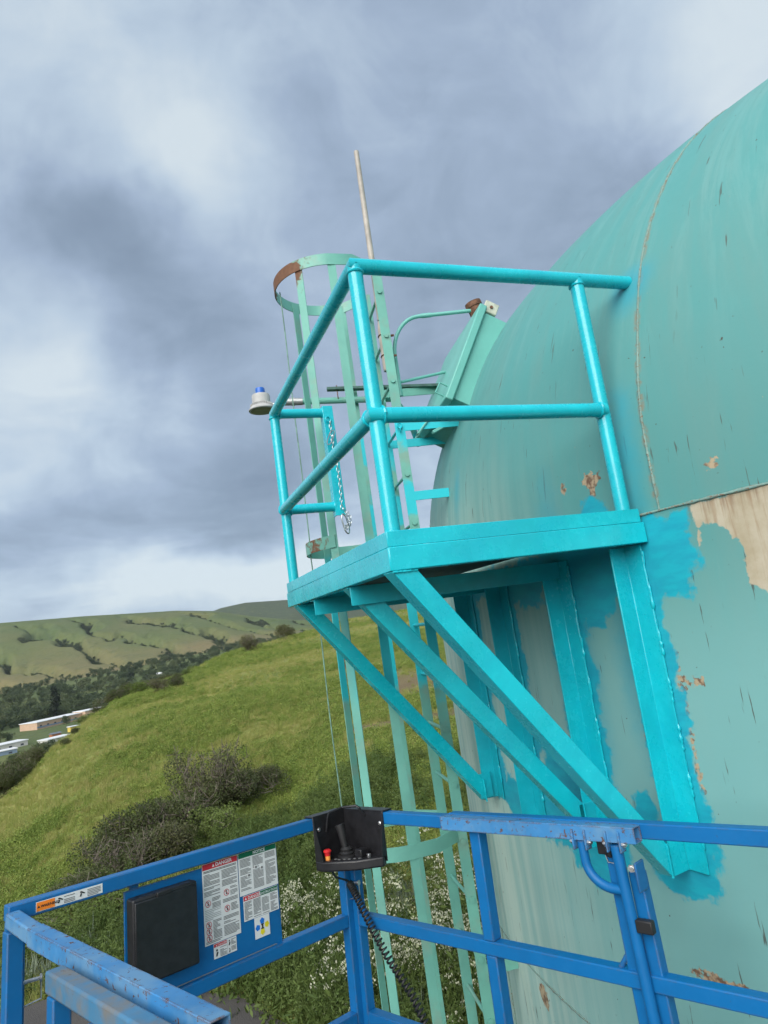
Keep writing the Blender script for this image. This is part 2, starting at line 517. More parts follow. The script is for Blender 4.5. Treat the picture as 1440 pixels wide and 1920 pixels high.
def tank_mat():
    m, t, b, P, geo = new_mat('old_seafoam_tank_paint')
    sp = t.n('ShaderNodeSeparateXYZ')
    t.l(P, sp.inputs[0])
    X, Y, Z = sp.outputs
    # cylindrical coordinates for streaks
    ang = t.m('MULTIPLY', t.m('ARCTAN2', t.m('SUBTRACT', TY, Y), t.m('SUBTRACT', TX, X)), TR)
    cyl = t.n('ShaderNodeCombineXYZ')
    t.l(ang, cyl.inputs[0])
    t.l(Z, cyl.inputs[1])
    cv = cyl.outputs[0]
    streak = t.noise(t.scale(cv, (3.0, 0.45, 1)), 1.6, 7, 0.62, 0.4)
    blot = t.noise(P, 0.9, 5, 0.55, 0.3)
    fine = t.noise(t.scale(cv, (10, 2.0, 1)), 2.0, 6, 0.7)
    c = t.mix(t.step(blot, 0.3, 0.7), (0.082, 0.305, 0.295), (0.095, 0.29, 0.278))
    c = t.mix(t.m('MULTIPLY', t.step(streak, 0.42, 0.68), 0.4), c, (0.145, 0.28, 0.255))
    c = t.mix(t.m('MULTIPLY', t.step(fine, 0.55, 0.75), 0.22), c, (0.15, 0.32, 0.30))
    wash = t.noise(t.scale(cv, (6.0, 0.8, 1)), 1.1, 6, 0.7, 1.2)
    c = t.mix(t.m('MULTIPLY', t.m('MULTIPLY', t.step(wash, 0.48, 0.64), t.step(Z, 0.3, 1.6)), 0.26), c, (0.20, 0.40, 0.385))
    c = t.mix(t.m('MULTIPLY', t.m('SUBTRACT', 1.0, t.step(Z, -0.6, 0.12)), 0.75), c, (0.21, 0.445, 0.43))
    # faded chalky side where the shell turns away, lightened to offset shade under the deck
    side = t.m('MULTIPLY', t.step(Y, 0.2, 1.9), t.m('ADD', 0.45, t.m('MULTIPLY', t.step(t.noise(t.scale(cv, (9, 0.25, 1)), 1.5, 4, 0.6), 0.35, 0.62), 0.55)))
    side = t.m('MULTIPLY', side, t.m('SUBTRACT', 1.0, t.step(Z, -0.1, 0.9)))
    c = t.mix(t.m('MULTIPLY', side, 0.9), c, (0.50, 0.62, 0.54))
    rn = t.m('SUBTRACT', t.noise(t.scale(cv, (1, 1, 1)), 9.0, 6, 0.6), 0.5)
    rn2 = t.m('SUBTRACT', t.noise(t.scale(cv, (1, 1, 1)), 38.0, 5, 0.6), 0.5)
    def boxsdf(y0, y1, z0, z1):
        a = t.m('SUBTRACT', t.m('ABSOLUTE', t.m('SUBTRACT', Y, (y0 + y1) / 2)), abs(y1 - y0) / 2)
        e = t.m('SUBTRACT', t.m('ABSOLUTE', t.m('SUBTRACT', Z, (z0 + z1) / 2)), abs(z1 - z0) / 2)
        return t.m('MAXIMUM', a, e)
    def ellsdf(y, z, ry, rz):
        a = t.m('DIVIDE', t.m('SUBTRACT', Y, y), ry)
        e = t.m('DIVIDE', t.m('SUBTRACT', Z, z), rz)
        q = t.m('SQRT', t.m('ADD', t.m('MULTIPLY', a, a), t.m('MULTIPLY', e, e)))
        return t.m('MULTIPLY', t.m('SUBTRACT', q, 1.0), min(ry, rz))
    def union(L):
        d = L[0]
        for e in L[1:]:
            nd = t.n('ShaderNodeMath', operation='SMOOTH_MIN')
            nd.inputs[2].default_value = 0.05
            t.l(d, nd.inputs[0])
            t.l(e, nd.inputs[1])
            d = nd.outputs[0]
        return d
    # fresh turquoise, brushed and sprayed round the brackets
    fresh = union([boxsdf(0.0, 0.20, -1.22, 0.06), boxsdf(-0.17, 0.03, -0.09, 0.085), ellsdf(-0.08, -0.12, 0.09, 0.10), ellsdf(0.15, -1.22, 0.16, 0.13),
                   boxsdf(0.43, 0.67, -1.30, 0.05), boxsdf(0.18, 0.50, -0.19, 0.06), ellsdf(0.34, -0.20, 0.12, 0.10), ellsdf(0.80, -1.00, 0.15, 0.20), boxsdf(0.62, 1.04, -1.33, -1.10),
                   ellsdf(0.28, -1.06, 0.05, 0.09), boxsdf(0.96, 1.20, -1.26, -0.02), ellsdf(0.82, -0.10, 0.14, 0.08), boxsdf(1.44, 1.68, -1.26, -0.02), ellsdf(1.36, -1.20, 0.10, 0.12), boxsdf(0.2, 1.7, -0.10, 0.04), ellsdf(0.25, 0.17, 0.07, 0.07), ellsdf(0.62, -1.36, 0.15, 0.07)])
    fr = t.m('SUBTRACT', 1.0, t.step(t.m('ADD', fresh, t.m('ADD', t.m('MULTIPLY', rn, 0.17), t.m('MULTIPLY', rn2, 0.05))), -0.010, 0.016))
    soft = union([ellsdf(0.02, 1.10, 0.10, 0.10), boxsdf(0.0, 0.06, 0.12, 0.62), ellsdf(0.22, -0.45, 0.05, 0.26), ellsdf(0.04, 0.35, 0.06, 0.25), ellsdf(0.54, -0.5, 0.13, 0.75), ellsdf(1.57, 0.57, 0.03, 0.10)])
    sf = t.m('SUBTRACT', 1.0, t.step(t.m('ADD', soft, t.m('MULTIPLY', rn, 0.10)), -0.07, 0.06))
    # bare primer where old paint has peeled
    lim = union([boxsdf(-0.9, -0.205, -0.045, 0.105), boxsdf(-0.9, -0.345, -0.22, 0.02), ellsdf(-0.62, -0.2, 0.24, 0.2)])
    keep = ellsdf(-0.26, -0.10, 0.07, 0.13)
    tan = t.m('SUBTRACT', 1.0, t.step(t.m('ADD', t.m('MAXIMUM', lim, t.m('MULTIPLY', keep, -1.0)), t.m('ADD', t.m('MULTIPLY', rn, 0.09), t.m('MULTIPLY', rn2, 0.03))), -0.004, 0.004))
    chips = t.step(t.noise(t.scale(cv, (2.4, 1, 1)), 13.0, 7, 0.72, 0.7), 0.70, 0.72)
    spots = t.step(t.noise(cv, 40.0, 2, 0.5), 0.735, 0.77)
    chl = union([boxsdf(0.19, 0.29, 0.30, 0.335), ellsdf(0.235, 0.28, 0.02, 0.045), ellsdf(0.416, 0.32, 0.012, 0.025), ellsdf(-0.31, 0.225, 0.02, 0.02), boxsdf(-0.012, 0.008, -0.95, -0.44), boxsdf(-0.10, -0.02, -0.55, -0.53), ellsdf(0.06, -1.62, 0.12, 0.025), ellsdf(1.40, -2.21, 0.05, 0.06), ellsdf(0.20, -0.77, 0.012, 0.04)])
    ch2 = t.m('SUBTRACT', 1.0, t.step(t.m('ADD', chl, t.m('ADD', t.m('MULTIPLY', rn2, 0.09), t.m('MULTIPLY', rn, 0.03))), -0.003, 0.003))
    primer = t.mix(t.step(t.noise(P, 6, 6, 0.65), 0.35, 0.65), (0.40, 0.335, 0.225), (0.50, 0.44, 0.33))
    primer = t.mix(t.m('MULTIPLY', t.step(t.noise(t.scale(cv, (16, 1.2, 1)), 2.0, 5, 0.6), 0.48, 0.66), 0.6), primer, (0.27, 0.15, 0.07))
    chipc = t.mix(t.step(t.noise(P, 40, 4), 0.4, 0.62), (0.44, 0.34, 0.22), (0.16, 0.09, 0.055))
    scr = t.m('MULTIPLY', t.step(t.noise(t.scale(cv, (26, 2.4, 1)), 1.7, 3, 0.55, 0.3), 0.655, 0.70), t.step(t.noise(cv, 1.3, 2), 0.36, 0.56))
    c = t.mix(t.m('MULTIPLY', scr, 0.8), c, (0.07, 0.065, 0.05))
    sd = t.m('ABSOLUTE', t.m('SUBTRACT', ang, TR * R(10.5)))
    sst = t.m('MULTIPLY', t.m('MULTIPLY', t.m('SUBTRACT', 1.0, t.step(sd, 0.006, 0.024)), t.step(t.noise(P, 16, 4, 0.7), 0.42, 0.6)), t.step(Z, 0.10, 0.12))
    c = t.mix(t.m('MULTIPLY', sst, 0.7), c, (0.26, 0.18, 0.11))
    c = t.mix(chips, c, chipc)
    c = t.mix(spots, c, (0.06, 0.055, 0.045))
    c = t.mix(tan, c, primer)
    c = t.mix(ch2, c, chipc)
    c = t.mix(t.m('MULTIPLY', sf, 0.65), c, (0.01, 0.31, 0.41))
    c = t.mix(t.m('MULTIPLY', fr, 0.97), c, t.mix(t.step(t.noise(t.scale(cv, (1, 3, 1)), 7, 3, 0.6), 0.35, 0.65), (0.004, 0.40, 0.50), (0.004, 0.33, 0.45)))
    scuff = t.m('MULTIPLY', fr, t.step(t.noise(t.scale(cv, (4, 1, 1)), 24.0, 5, 0.75), 0.68, 0.72))
    c = t.mix(scuff, c, (0.035, 0.05, 0.05))
    # rust weep just below the ring weld
    weep = t.m('MULTIPLY', t.m('MULTIPLY', t.step(Z, 0.02, 0.105), t.m('SUBTRACT', 1.0, t.step(Z, 0.105, 0.12))), t.step(t.noise(t.scale(cv, (30, 0.6, 1)), 2.0, 4, 0.6), 0.45, 0.7))
    weep = t.m('MULTIPLY', weep, t.m('SUBTRACT', 1.0, t.step(Y, -0.22, -0.15)))
    c = t.mix(t.m('MULTIPLY', weep, 0.75), c, (0.17, 0.085, 0.04))
    t.l(c, b.inputs['Base Color'])
    rg = t.m('ADD', 0.50, t.m('MULTIPLY', t.noise(P, 7, 2), 0.22))
    t.l(t.m('SUBTRACT', rg, t.m('MULTIPLY', fr, 0.06)), b.inputs['Roughness'])
    hgt = t.m('ADD', t.m('MULTIPLY', t.noise(P, 2.2, 1), 1.6), t.m('MULTIPLY', t.noise(P, 45, 2, 0.6), 0.10))
    bump(t, b, hgt, 0.5, 0.006)
    return m
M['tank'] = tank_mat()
M['weld'] = paint('rusty_weld_bead', (0.20, 0.33, 0.29), 0.65, 0.3, rust=0.90, rustcol=(0.14, 0.09, 0.06), scale=2.0)

# ------------------------------------------------------------------ terrain
def _hash(ix, iy, seed):
    h = (ix.astype(np.int64) * 374761393 + iy.astype(np.int64) * 668265263 + seed * 1442695041) & 0xffffffff
    h = ((h ^ (h >> 13)) * 1274126177) & 0xffffffff
    h = (h ^ (h >> 16)) & 0xffffffff
    return h / 4294967295.0
def vnoise(x, y, seed=0):
    x, y = np.asarray(x, float), np.asarray(y, float)
    ix, iy = np.floor(x), np.floor(y)
    fx, fy = x - ix, y - iy
    fx, fy = fx * fx * (3 - 2 * fx), fy * fy * (3 - 2 * fy)
    a, b_ = _hash(ix, iy, seed), _hash(ix + 1, iy, seed)
    c, d = _hash(ix, iy + 1, seed), _hash(ix + 1, iy + 1, seed)
    return (a * (1 - fx) + b_ * fx) * (1 - fy) + (c * (1 - fx) + d * fx) * fy
def fbm(x, y, seed=0, oct=4):
    s, a, t = 0.0, 0.5, 0.0
    for k in range(oct):
        s = s + a * vnoise(x * 2 ** k, y * 2 ** k, seed + k)
        t += a
        a *= 0.5
    return s / t
def sstep(x, a, b_):
    t = np.clip((x - a) / (b_ - a), 0, 1)
    return t * t * (3 - 2 * t)

E_KEYS = [(-180, -1), (-120, -3), (-60, -10), (-25, -11), (-14, -10.0), (-10, -8.9), (-8, -7.4), (-7, -6.2), (-5, -4.7), (-3.6, -3.8), (-1.8, -2.95), (0.7, -2.25),
          (3.3, -1.6), (7.1, -0.45), (10.7, 0.0), (14.4, 0.42), (16.9, 0.85), (22.5, 1.05), (35, 1.5), (60, 1.5), (120, 0.3), (180, -1)]
D_KEYS = [(-180, 150), (-60, 60), (-20, 44), (-10, 48), (-5, 62), (0, 82), (5, 100), (10, 116), (15, 130), (22, 150), (60, 170), (120, 160), (180, 150)]
H1_KEYS = [(-180, 3), (-60, 3.2), (-30, 3.8), (-9.6, 4.15), (-3.84, 3.96), (2.93, 3.53), (5.87, 3.12), (9, 2.25), (12.5, 1.45), (18, 0.8), (25, 0.5), (60, 1.5), (180, 3)]
H2_KEYS = [(-180, 1), (-30, 1), (0, 1.2), (4.5, 2.8), (6.5, 3.30), (8.5, 3.48), (12, 3.25), (20.9, 1.75), (30, 1.4), (60, 1.2), (180, 1)]
ZB_KEYS = [(-180, -20), (-10, -26), (-2.6, -15), (5.6, -2), (12, 2), (30, 5), (180, -20)]
def keyed(keys, x):
    k = np.array(keys, float)
    return np.interp(x, k[:, 0], k[:, 1])
def gully(phi, D):
    s = np.clip((D - 1500.0) / 1000.0, 0, 1)
    n = fbm(phi * 0.35 + 40, D / 260.0, 11, 3) - 0.5
    psi = (phi + 9.5 * s + 6.0 * n + 1.5 * (fbm(phi * 1.1, D / 90.0, 17, 2) - 0.5)) / 4.3 + 0.18
    d = np.abs(psi - np.round(psi))
    g = np.exp(-(d / 0.14) ** 2) * sstep(s, 0.0, 0.12) * (1 - sstep(s, 0.82, 0.98))
    side = np.exp(-((psi - np.round(psi) + 0.06) / 0.15) ** 2) * sstep(fbm(phi * 0.8 + 7, D / 130.0, 23, 3), 0.24, 0.5)
    return g, side * sstep(s, 0.0, 0.12) * (1 - sstep(s, 0.80, 0.97))
def terr(x, y):
    x, y = np.asarray(x, float), np.asarray(y, float)
    dx, dy = x - CAM.x, y - CAM.y
    D = np.hypot(dx, dy)
    ph = np.degrees(np.arctan2(dx, dy))
    Dc = keyed(D_KEYS, ph)
    zc = CAM.z + Dc * np.tan(np.radians(keyed(E_KEYS, ph)))
    t = np.clip((D - 15.0) / (Dc - 15.0), 0, 1)
    ts = t * (1.22 - 0.22 * t)
    z = GROUND + (zc - GROUND) * ts
    z = z - 1.3 * np.exp(-((D - 27) / 7.5) ** 2) * sstep(ph, 17, 9)
    z = z + (fbm(x / 9.0, y / 9.0, 3, 4) - 0.5) * 1.3 * sstep(D, 16, 40) * (1 - 0.6 * sstep(t, .8, 1.0))
    u = np.maximum(D - Dc, 0)
    fall = np.where(u < 40, u * u / 160.0, 10 + (u - 40) * 0.5)
    zn = z - fall
    # valley floor and the far hills
    zb = keyed(ZB_KEYS, ph)
    s = np.clip((D - 1500.0) / 1000.0, 0, 1)
    zt = CAM.z + 2500 * np.tan(np.radians(keyed(H1_KEYS, ph)))
    val = -56 + (zb + 56) * sstep(D, 850, 1500)
    g, _ = gully(ph, D)
    h1 = zb + (zt - zb) * (0.62 * s + 0.38 * s * s * (3 - 2 * s)) - 26 * g + (fbm(x / 220.0, y / 220.0, 8, 3) - 0.5) * 16 * sstep(s, 0.02, 0.3) * (1 - s)
    far = np.where(D < 1500, val, h1) - np.maximum(D - 2500, 0) * 0.09
    z2 = CAM.z + 4000 * np.tan(np.radians(keyed(H2_KEYS, ph)))
    s2 = np.clip((D - 3000.0) / 1000.0, 0, 1)
    h2 = -60 + (z2 + 60) * (s2 * (1.25 - 0.25 * s2)) - np.maximum(D - 4000, 0) * 0.1 + (fbm(x / 150.0, y / 150.0, 21, 3) - .5) * 22 * sstep(s2, 0, .4) * (1 - s2)
    far = np.maximum(far, h2)
    return np.maximum(zn, far)
def terr1(x, y):
    return float(terr(np.array([x]), np.array([y]))[0])

def build_terrain():
    ph = np.concatenate([np.arange(-180, -24, 4.0), np.arange(-24, -12, 0.5), np.arange(-12, 26, 0.14), np.arange(26, 38, 0.5), np.arange(38, 180, 4.0)])
    D = np.concatenate([np.linspace(0.5, 12, 10), np.geomspace(12.6, 260, 120), np.geomspace(275, 1500, 42), np.linspace(1512, 2520, 95), np.linspace(2560, 5200, 60)])
    n, m = len(ph), len(D)
    P, DD = np.meshgrid(ph, D)
    x = CAM.x + DD * np.sin(np.radians(P))
    y = CAM.y + DD * np.cos(np.radians(P))
    z = terr(x, y)
    g, side = gully(P, DD)
    verts = np.stack([x, y, z], -1).reshape(-1, 3)
    i, j = np.meshgrid(np.arange(m - 1), np.arange(n), indexing='ij')
    j2 = (j + 1) % n
    faces = np.stack([i * n + j, (i + 1) * n + j, (i + 1) * n + j2, i * n + j2], -1).reshape(-1, 4)
    me = bpy.data.meshes.new('terrain')
    me.vertices.add(len(verts))
    me.vertices.foreach_set('co', verts.ravel())
    me.loops.add(faces.size)
    me.loops.foreach_set('vertex_index', faces.ravel()[::1].astype(np.int32))
    me.polygons.add(len(faces))
    me.polygons.foreach_set('loop_start', np.arange(0, faces.size, 4, dtype=np.int32))
    me.update(calc_edges=True)
    me.validate()
    a = me.attributes.new('brush', 'FLOAT', 'POINT')
    br = side * (0.55 + fbm(x / 60, y / 60, 5, 3)) * (DD > 1480)
    br = np.maximum(br, sstep(DD, 2950, 3050) * 0.75)
    a.data.foreach_set('value', br.ravel().astype(np.float32))
    a = me.attributes.new('dry', 'FLOAT', 'POINT')
    s = np.clip((DD - 1500.0) / 1000.0, 0, 1)
    dry = np.where(DD > 1480, (1 - sstep(s, 0.05, 0.5)) * 0.9 + (fbm(x / 180, y / 180, 31, 4) - 0.5) * 1.1, 0.0)
    a.data.foreach_set('value', np.clip(dry, 0, 1).ravel().astype(np.float32))
    a = me.attributes.new('soil', 'FLOAT', 'POINT')
    a.data.foreach_set('value', soil_mask(x, y).ravel().astype(np.float32))
    me.polygons.foreach_set('use_smooth', [True] * len(me.polygons))
    m_, t, b, Pn, geo = new_mat('grassland')
    at = lambda n_: (lambda q: (setattr(q, 'attribute_name', n_), q.outputs['Fac'])[1])(t.n('ShaderNodeAttribute'))
    near = t.mix(t.step(t.noise(Pn, 0.16, 6, 0.6), 0.36, 0.64), (0.145, 0.190, 0.042), (0.265, 0.255, 0.082))
    near = t.mix(t.m('MULTIPLY', t.step(t.noise(Pn, 2.2, 6, 0.7), 0.42, 0.7), 0.4), near, (0.12, 0.15, 0.036))
    near = t.mix(at('soil'), near, t.mix(t.noise(Pn, 1.3, 5), (0.12, 0.085, 0.055), (0.17, 0.13, 0.085)))
    farc = t.mix(t.step(t.noise(Pn, 0.0035, 6, 0.6), 0.35, 0.65), (0.090, 0.125, 0.048), (0.125, 0.145, 0.056))
    farc = t.mix(at('dry'), farc, t.mix(t.noise(Pn, 0.02, 6, 0.65), (0.225, 0.165, 0.090), (0.175, 0.160, 0.066)))
    farc = t.mix(t.m('MULTIPLY', t.step(t.noise(Pn, 0.05, 6, 0.7), 0.5, 0.72), 0.6), farc, (0.07, 0.095, 0.04))
    farc = t.mix(t.step(t.m('ADD', at('brush'), t.m('MULTIPLY', t.m('SUBTRACT', t.noise(Pn, 0.03, 6, 0.7), 0.5), 1.1)), 0.36, 0.78), farc, (0.060, 0.080, 0.042))
    dist = t.vm('DISTANCE', Pn, tuple(CAM))
    c = t.mix(t.step(dist, 300, 700), near, farc)
    t.l(c, b.inputs['Base Color'])
    b.inputs['Roughness'].default_value = 0.9
    b.inputs['Specular IOR Level'].default_value = 0.15
    bump(t, b, t.m('ADD', t.noise(Pn, 3.5, 3, 0.7), t.m('MULTIPLY', t.noise(Pn, 0.05, 3, 0.7), 40)), 0.8, 0.12)
    me.materials.append(m_)
    o = bpy.data.objects.new('terrain', me)
    col.objects.link(o)
    return kind(o, 'structure')

PAD_EDGE = [(-34, 22), (-20, 18.2), (-10, 15.4), (-3.6, 13.5), (-2.8, 13.5), (-1.4, 12.6), (-0.2, 11.9), (0.45, 11.2), (0.95, 10.0), (1.5, 7.6), (1.25, 4.2), (0.6, 1.2), (0.35, -1.0), (0.7, -4.0), (2.5, -6.5), (6, -8.0)]
def pad_inside(x, y):
    """signed: positive where the paving is"""
    e = np.array(PAD_EDGE)
    yy = np.interp(x, e[:9, 0], e[:9, 1])
    xx = np.interp(y, e[8:14, 1][::-1], e[8:14, 0][::-1])
    return np.where(y > 10, yy - y, np.minimum(xx - x, 20))
def soil_mask(x, y):
    dx, dy = x - CAM.x, y - CAM.y
    D = np.hypot(dx, dy)
    ph = np.degrees(np.arctan2(dx, dy))
    # a farm track and bare cut on the slope behind the ladder
    a = np.exp(-((D - 32.8) / 1.3) ** 2) * sstep(ph, 15.0, 16.0)
    b_ = np.exp(-((ph - 15.9 - (D - 44) * 0.012) / 0.35) ** 2) * sstep(D, 40, 46) * sstep(D, 100, 80)
    c = np.exp(-((D - 43) / 5.0) ** 2) * sstep(ph, 19.2, 20.2) * 0.9
    e = np.exp(-((D - 28.5 - (17.4 - ph) * 1.2) / 1.0) ** 2) * sstep(ph, 14.6, 15.6) * sstep(ph, 18.6, 17.6) * 0.9
    n = fbm(x / 3.0, y / 3.0, 77, 4)
    w = np.clip(np.maximum(np.maximum(a, b_), np.maximum(c, e)) * (0.5 + n), 0, 1)
    r = np.hypot(x - TX, y - TY)
    ring = (1 - sstep(r, 5.1, 6.4)) * 0.6 * (0.4 + n)
    return np.clip(np.maximum(w, ring), 0, 1)
terrain = build_terrain()

def build_pad():
    pts = [(-34, -34)] + PAD_EDGE + [(6, -34)]
    fine = []
    for (a, b_) in zip(pts, pts[1:] + pts[:1]):
        L = math.hypot(b_[0] - a[0], b_[1] - a[1])
        k = max(1, int(L / 0.25)) if max(abs(a[0]), abs(b_[0])) < 20 and max(a[1], b_[1]) > -8 and min(a[1], b_[1]) > -9 else 1
        for q in range(k):
            f = q / k
            x, y = a[0] + (b_[0] - a[0]) * f, a[1] + (b_[1] - a[1]) * f
            j = 0.10 if k > 1 else 0
            fine.append((x + rnd.uniform(-j, j), y + rnd.uniform(-j, j)))
    b = MB()
    b.prism([(x, y, GROUND - 0.05) for x, y in fine], (0, 0, 0.062))
    m_, t, bs, Pn, geo = new_mat('worn_asphalt')
    c = t.mix(t.step(t.noise(Pn, 0.8, 5), 0.3, 0.7), (0.060, 0.055, 0.052), (0.085, 0.078, 0.072))
    vor = t.n('ShaderNodeTexVoronoi', i_Scale=55.0)
    t.l(Pn, vor.inputs['Vector'])
    c = t.mix(t.m('MULTIPLY', t.step(vor.outputs['Distance'], 0.35, 0.1), 0.5), c, (0.15, 0.14, 0.13))
    t.l(c, bs.inputs['Base Color'])
    bs.inputs['Roughness'].default_value = 0.9
    bump(t, bs, t.m('ADD', vor.outputs['Distance'], t.noise(Pn, 20, 5)), 0.7, 0.012)
    o = b.build('asphalt_pad', m_)
    return kind(o, 'structure')
build_pad()
# ------------------------------------------------------------------ water tank
tank = thing('water_tank', 'large seafoam green domed steel water tank with peeling paint', 'water tank', (TX, TY, GROUND))
def tank_shell():
    prof = [(TR, z) for z in np.linspace(GROUND - 0.2, TZ0, 14)]
    for k in range(1, 60):
        a = (k / 60) ** 1.15 * math.pi / 2
        z = TZ0 + TB * math.sin(a) ** (2 / TN)
        prof.append((TR * math.cos(a) ** (2 / TN), z))
    prof.append((0.02, TZ0 + TB))
    b = MB()
    b.lathe(prof, (TX, TY, 0), n=220)
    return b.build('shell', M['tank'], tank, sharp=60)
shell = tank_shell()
def seam(pts, r, name='weld_seam'):
    b = MB()
    k = len(pts)
    ph = [rnd.uniform(0.65, 1.35) for _ in range(k)]
    b.tube(pts, r, n=6, rfun=lambda f: r * ph[min(k - 1, int(f * (k - 1) + 0.5))])
    return b.build(name, M['weld'], tank, sharp=80)
for z in (TZ0, -2.123, -4.35):
    seam([tank_pt(a, z, 0.001) for a in np.linspace(-180, 180, 900)], 0.006)
for a in (10.5, 46.5, -25.5, 82.5, -61.5, 118.5, -97.5, 154.5, -133.5, -169.5):
    zs = TZ0 + 0.005 + (np.linspace(0, 1, 160) ** 1.4) * 2.85
    seam([tank_pt(a + 0.05 * math.sin(z * 9), z, 0.0) for z in zs], 0.0055)
for a in (-14, 22, 58, -50, -86):
    seam([tank_pt(a if k < 60 else a, z, 0.001) for k, z in enumerate(np.linspace(-4.34, -2.13, 60))], 0.005)

# roof hatch
def hatch():
    P1, P2 = V((1.285, 1.529, 1.130)), V((1.640, 1.545, 1.745))
    u = (P2 - P1).normalized()
    n = V((-0.855, 0.13, 0.5))
    n = (n - u * n.dot(u)).normalized()
    t = u.cross(n)
    if t.y < 0:
        t = -t
    L, Wd = (P2 - P1).length, 0.70
    h = bpy.data.objects.new('roof_hatch', None)
    h.empty_display_size = 0.1
    place(h, P1, tank)
    c0 = P1 + u * (L / 2) + t * (Wd / 2)
    b = MB()
    b.obox(c0 + n * 0.030, u * (L / 2), t * (Wd / 2), n * 0.085)
    b.build('curb', M['sea'], h, bevel=0.004)
    b = MB()
    b.obox(c0 + n * 0.142, u * (L / 2 + 0.035), t * (Wd / 2 + 0.03), n * 0.027)
    lid = b.build('lid', M['sea'], h, bevel=0.008)
    b = MB()
    q = P1 + t * 0.06 + n * 0.168 - u * 0.0
    b.tube([q + u * 0.10, q + u * 0.10 + n * 0.055, q + u * 0.02 + n * 0.06, q + u * 0.02], 0.006, n=8)
    b.build('handle', M['sea'], h)
    b = MB()
    q = P1 + u * (L + 0.05) - t * 0.0 + n * 0.085
    b.obox(q, u * 0.045, t * 0.012, n * 0.05)
    b.build('hinge_lug', plain('cream_primer', (0.50, 0.52, 0.42), 0.6, var=0.2), h, bevel=0.006)
    b = MB()
    b.tube([q - t * 0.02, q + t * 0.02], 0.011, n=10)
    b.build('hinge_pin', M['rust'], h)
    b = MB()
    q = P1 + u * (L + 0.085) + n * 0.115 + t * 0.14
    ax = (n * 0.35 + V((0, 0, 1))).normalized()
    b.lathe([(0.052, -0.12), (0.052, 0.035), (0.058, 0.04), (0.058, 0.075), (0.044, 0.075), (0.044, 0.04)], q + n * 0.03, ax, n=20)
    b.build('vent_stub', M['rust'], h)
    b = MB()
    b.beam(P1 - u * 0.06 + t * 0.22 + n * 0.18, P1 - u * 0.22 + t * 0.24 + n * 0.22, 0.06, 0.012, up=n)
    b.beam(P1 - u * 0.02 + t * 0.22 + n * 0.02, P1 - u * 0.17 + t * 0.22 + n * 0.13, 0.03, 0.02, up=n)
    b.build('latch', M['sea'], h, bevel=0.003)
    return P1, u, n, t, L
HP, HU, HN, HT, HL = hatch()

# ------------------------------------------------------------------ work platform
PL = 1.688          # length along the shell
PI_ = 0.0394        # pipe centre inside the deck edge
ZTOP, ZMID = 1.14, 0.5557
HC, HK = 0.081, 0.055
PR = 0.0285
plat = thing('work_platform', 'bright turquoise steel work platform with pipe handrails on the tank wall', 'platform', (0.5, 0.85, 0.0))
tq = M['turq']
b = MB()
b.box((0, 0, 0), (1.086, 0.006, HC)); b.box((0.006, 0.006, 0), (1.086, 0.045, 0.006)); b.box((0.006, 0.006, HC - 0.006), (1.086, 0.03, HC))
b.build('front_channel', tq, plat, bevel=0.003)
b = MB()
b.box((-0.0005, 0.0065, 0.0005), (0.0055, PL, HC - 0.0005)); b.box((0.0055, 0.05, 0.0005), (0.045, PL, 0.0065))
b.build('side_channel', tq, plat, bevel=0.003)
b = MB()
b.box((0.0, PL + 0.0005, 0.001), (0.70, PL + 0.0065, HC - 0.001)); b.box((0.05, PL - 0.04, 0.001), (0.70, PL, 0.0065))
b.build('rear_channel', tq, plat, bevel=0.003)
b = MB()
b.box((0.002, 0.003, HC + 0.0008), (1.075, 0.009, HC + HK))
b.build('toe_board', tq, plat, bevel=0.002)
b = MB()
b.box((0.003, 0.012, HC + 0.0008), (0.009, PL - 0.005, HC + HK))
b.build('toe_board', tq, plat, bevel=0.002)
b = MB()
b.box((0.02, PL - 0.010, HC + 0.0008), (0.33, PL - 0.004, HC + HK))
b.build('toe_board', tq, plat, bevel=0.002)
# deck plate
b = MB()
b.prism([(0.012, 0.012, 0.066), (1.06, 0.012, 0.066), (1.02, 0.40, 0.066), (1.01, 0.83, 0.066), (1.02, 1.30, 0.066), (1.05, PL - 0.012, 0.066), (0.012, PL - 0.012, 0.066)], (0, 0, 0.007))
b.build('deck_plate', M['dark'], plat, bevel=0.001)
for y in (0.527, 1.141):
    b = MB()
    b.angle((0.012, y, -0.001), (1.03, y, -0.001), 0.078, 0.007, (0, 0, -1), (0, 1, 0))
    b.build('joist', M['turq_old'], plat, bevel=0.002)
# angle bars welded to the shell, heel outwards
BARS = [0.128, 0.558, 1.100, 1.588]
for k, y in enumerate(BARS):
    b = MB()
    a = math.degrees(math.asin((TY - y) / TR))
    o = V((-math.cos(R(a)), -math.sin(R(a)), 0))
    s_ = V((-o.y, o.x, 0))
    if s_.y > 0:
        s_ = -s_
    b.angle(tank_y(y, -1.235, 0.001), tank_y(y, -0.003, 0.001), 0.090, 0.008, o, s_)
    bar = b.build('support_angle', tq if k < 2 else M['turq_old'], plat, bevel=0.002)
    b = MB()
    pts = []
    for z in np.linspace(-1.23, -0.03, 150):
        pts.append(tank_y(y, z, 0.005) + s_ * (0.091 + rnd.uniform(-0.002, 0.002)))
    rr = [rnd.uniform(0.6, 1.4) if (int(i / 11) % 2) else 0.25 for i in range(150)]
    b.tube(pts, 0.006, n=6, rfun=lambda f: 0.006 * rr[min(149, int(f * 149))])
    b.build('weld_bead', tq, bar, sharp=80)
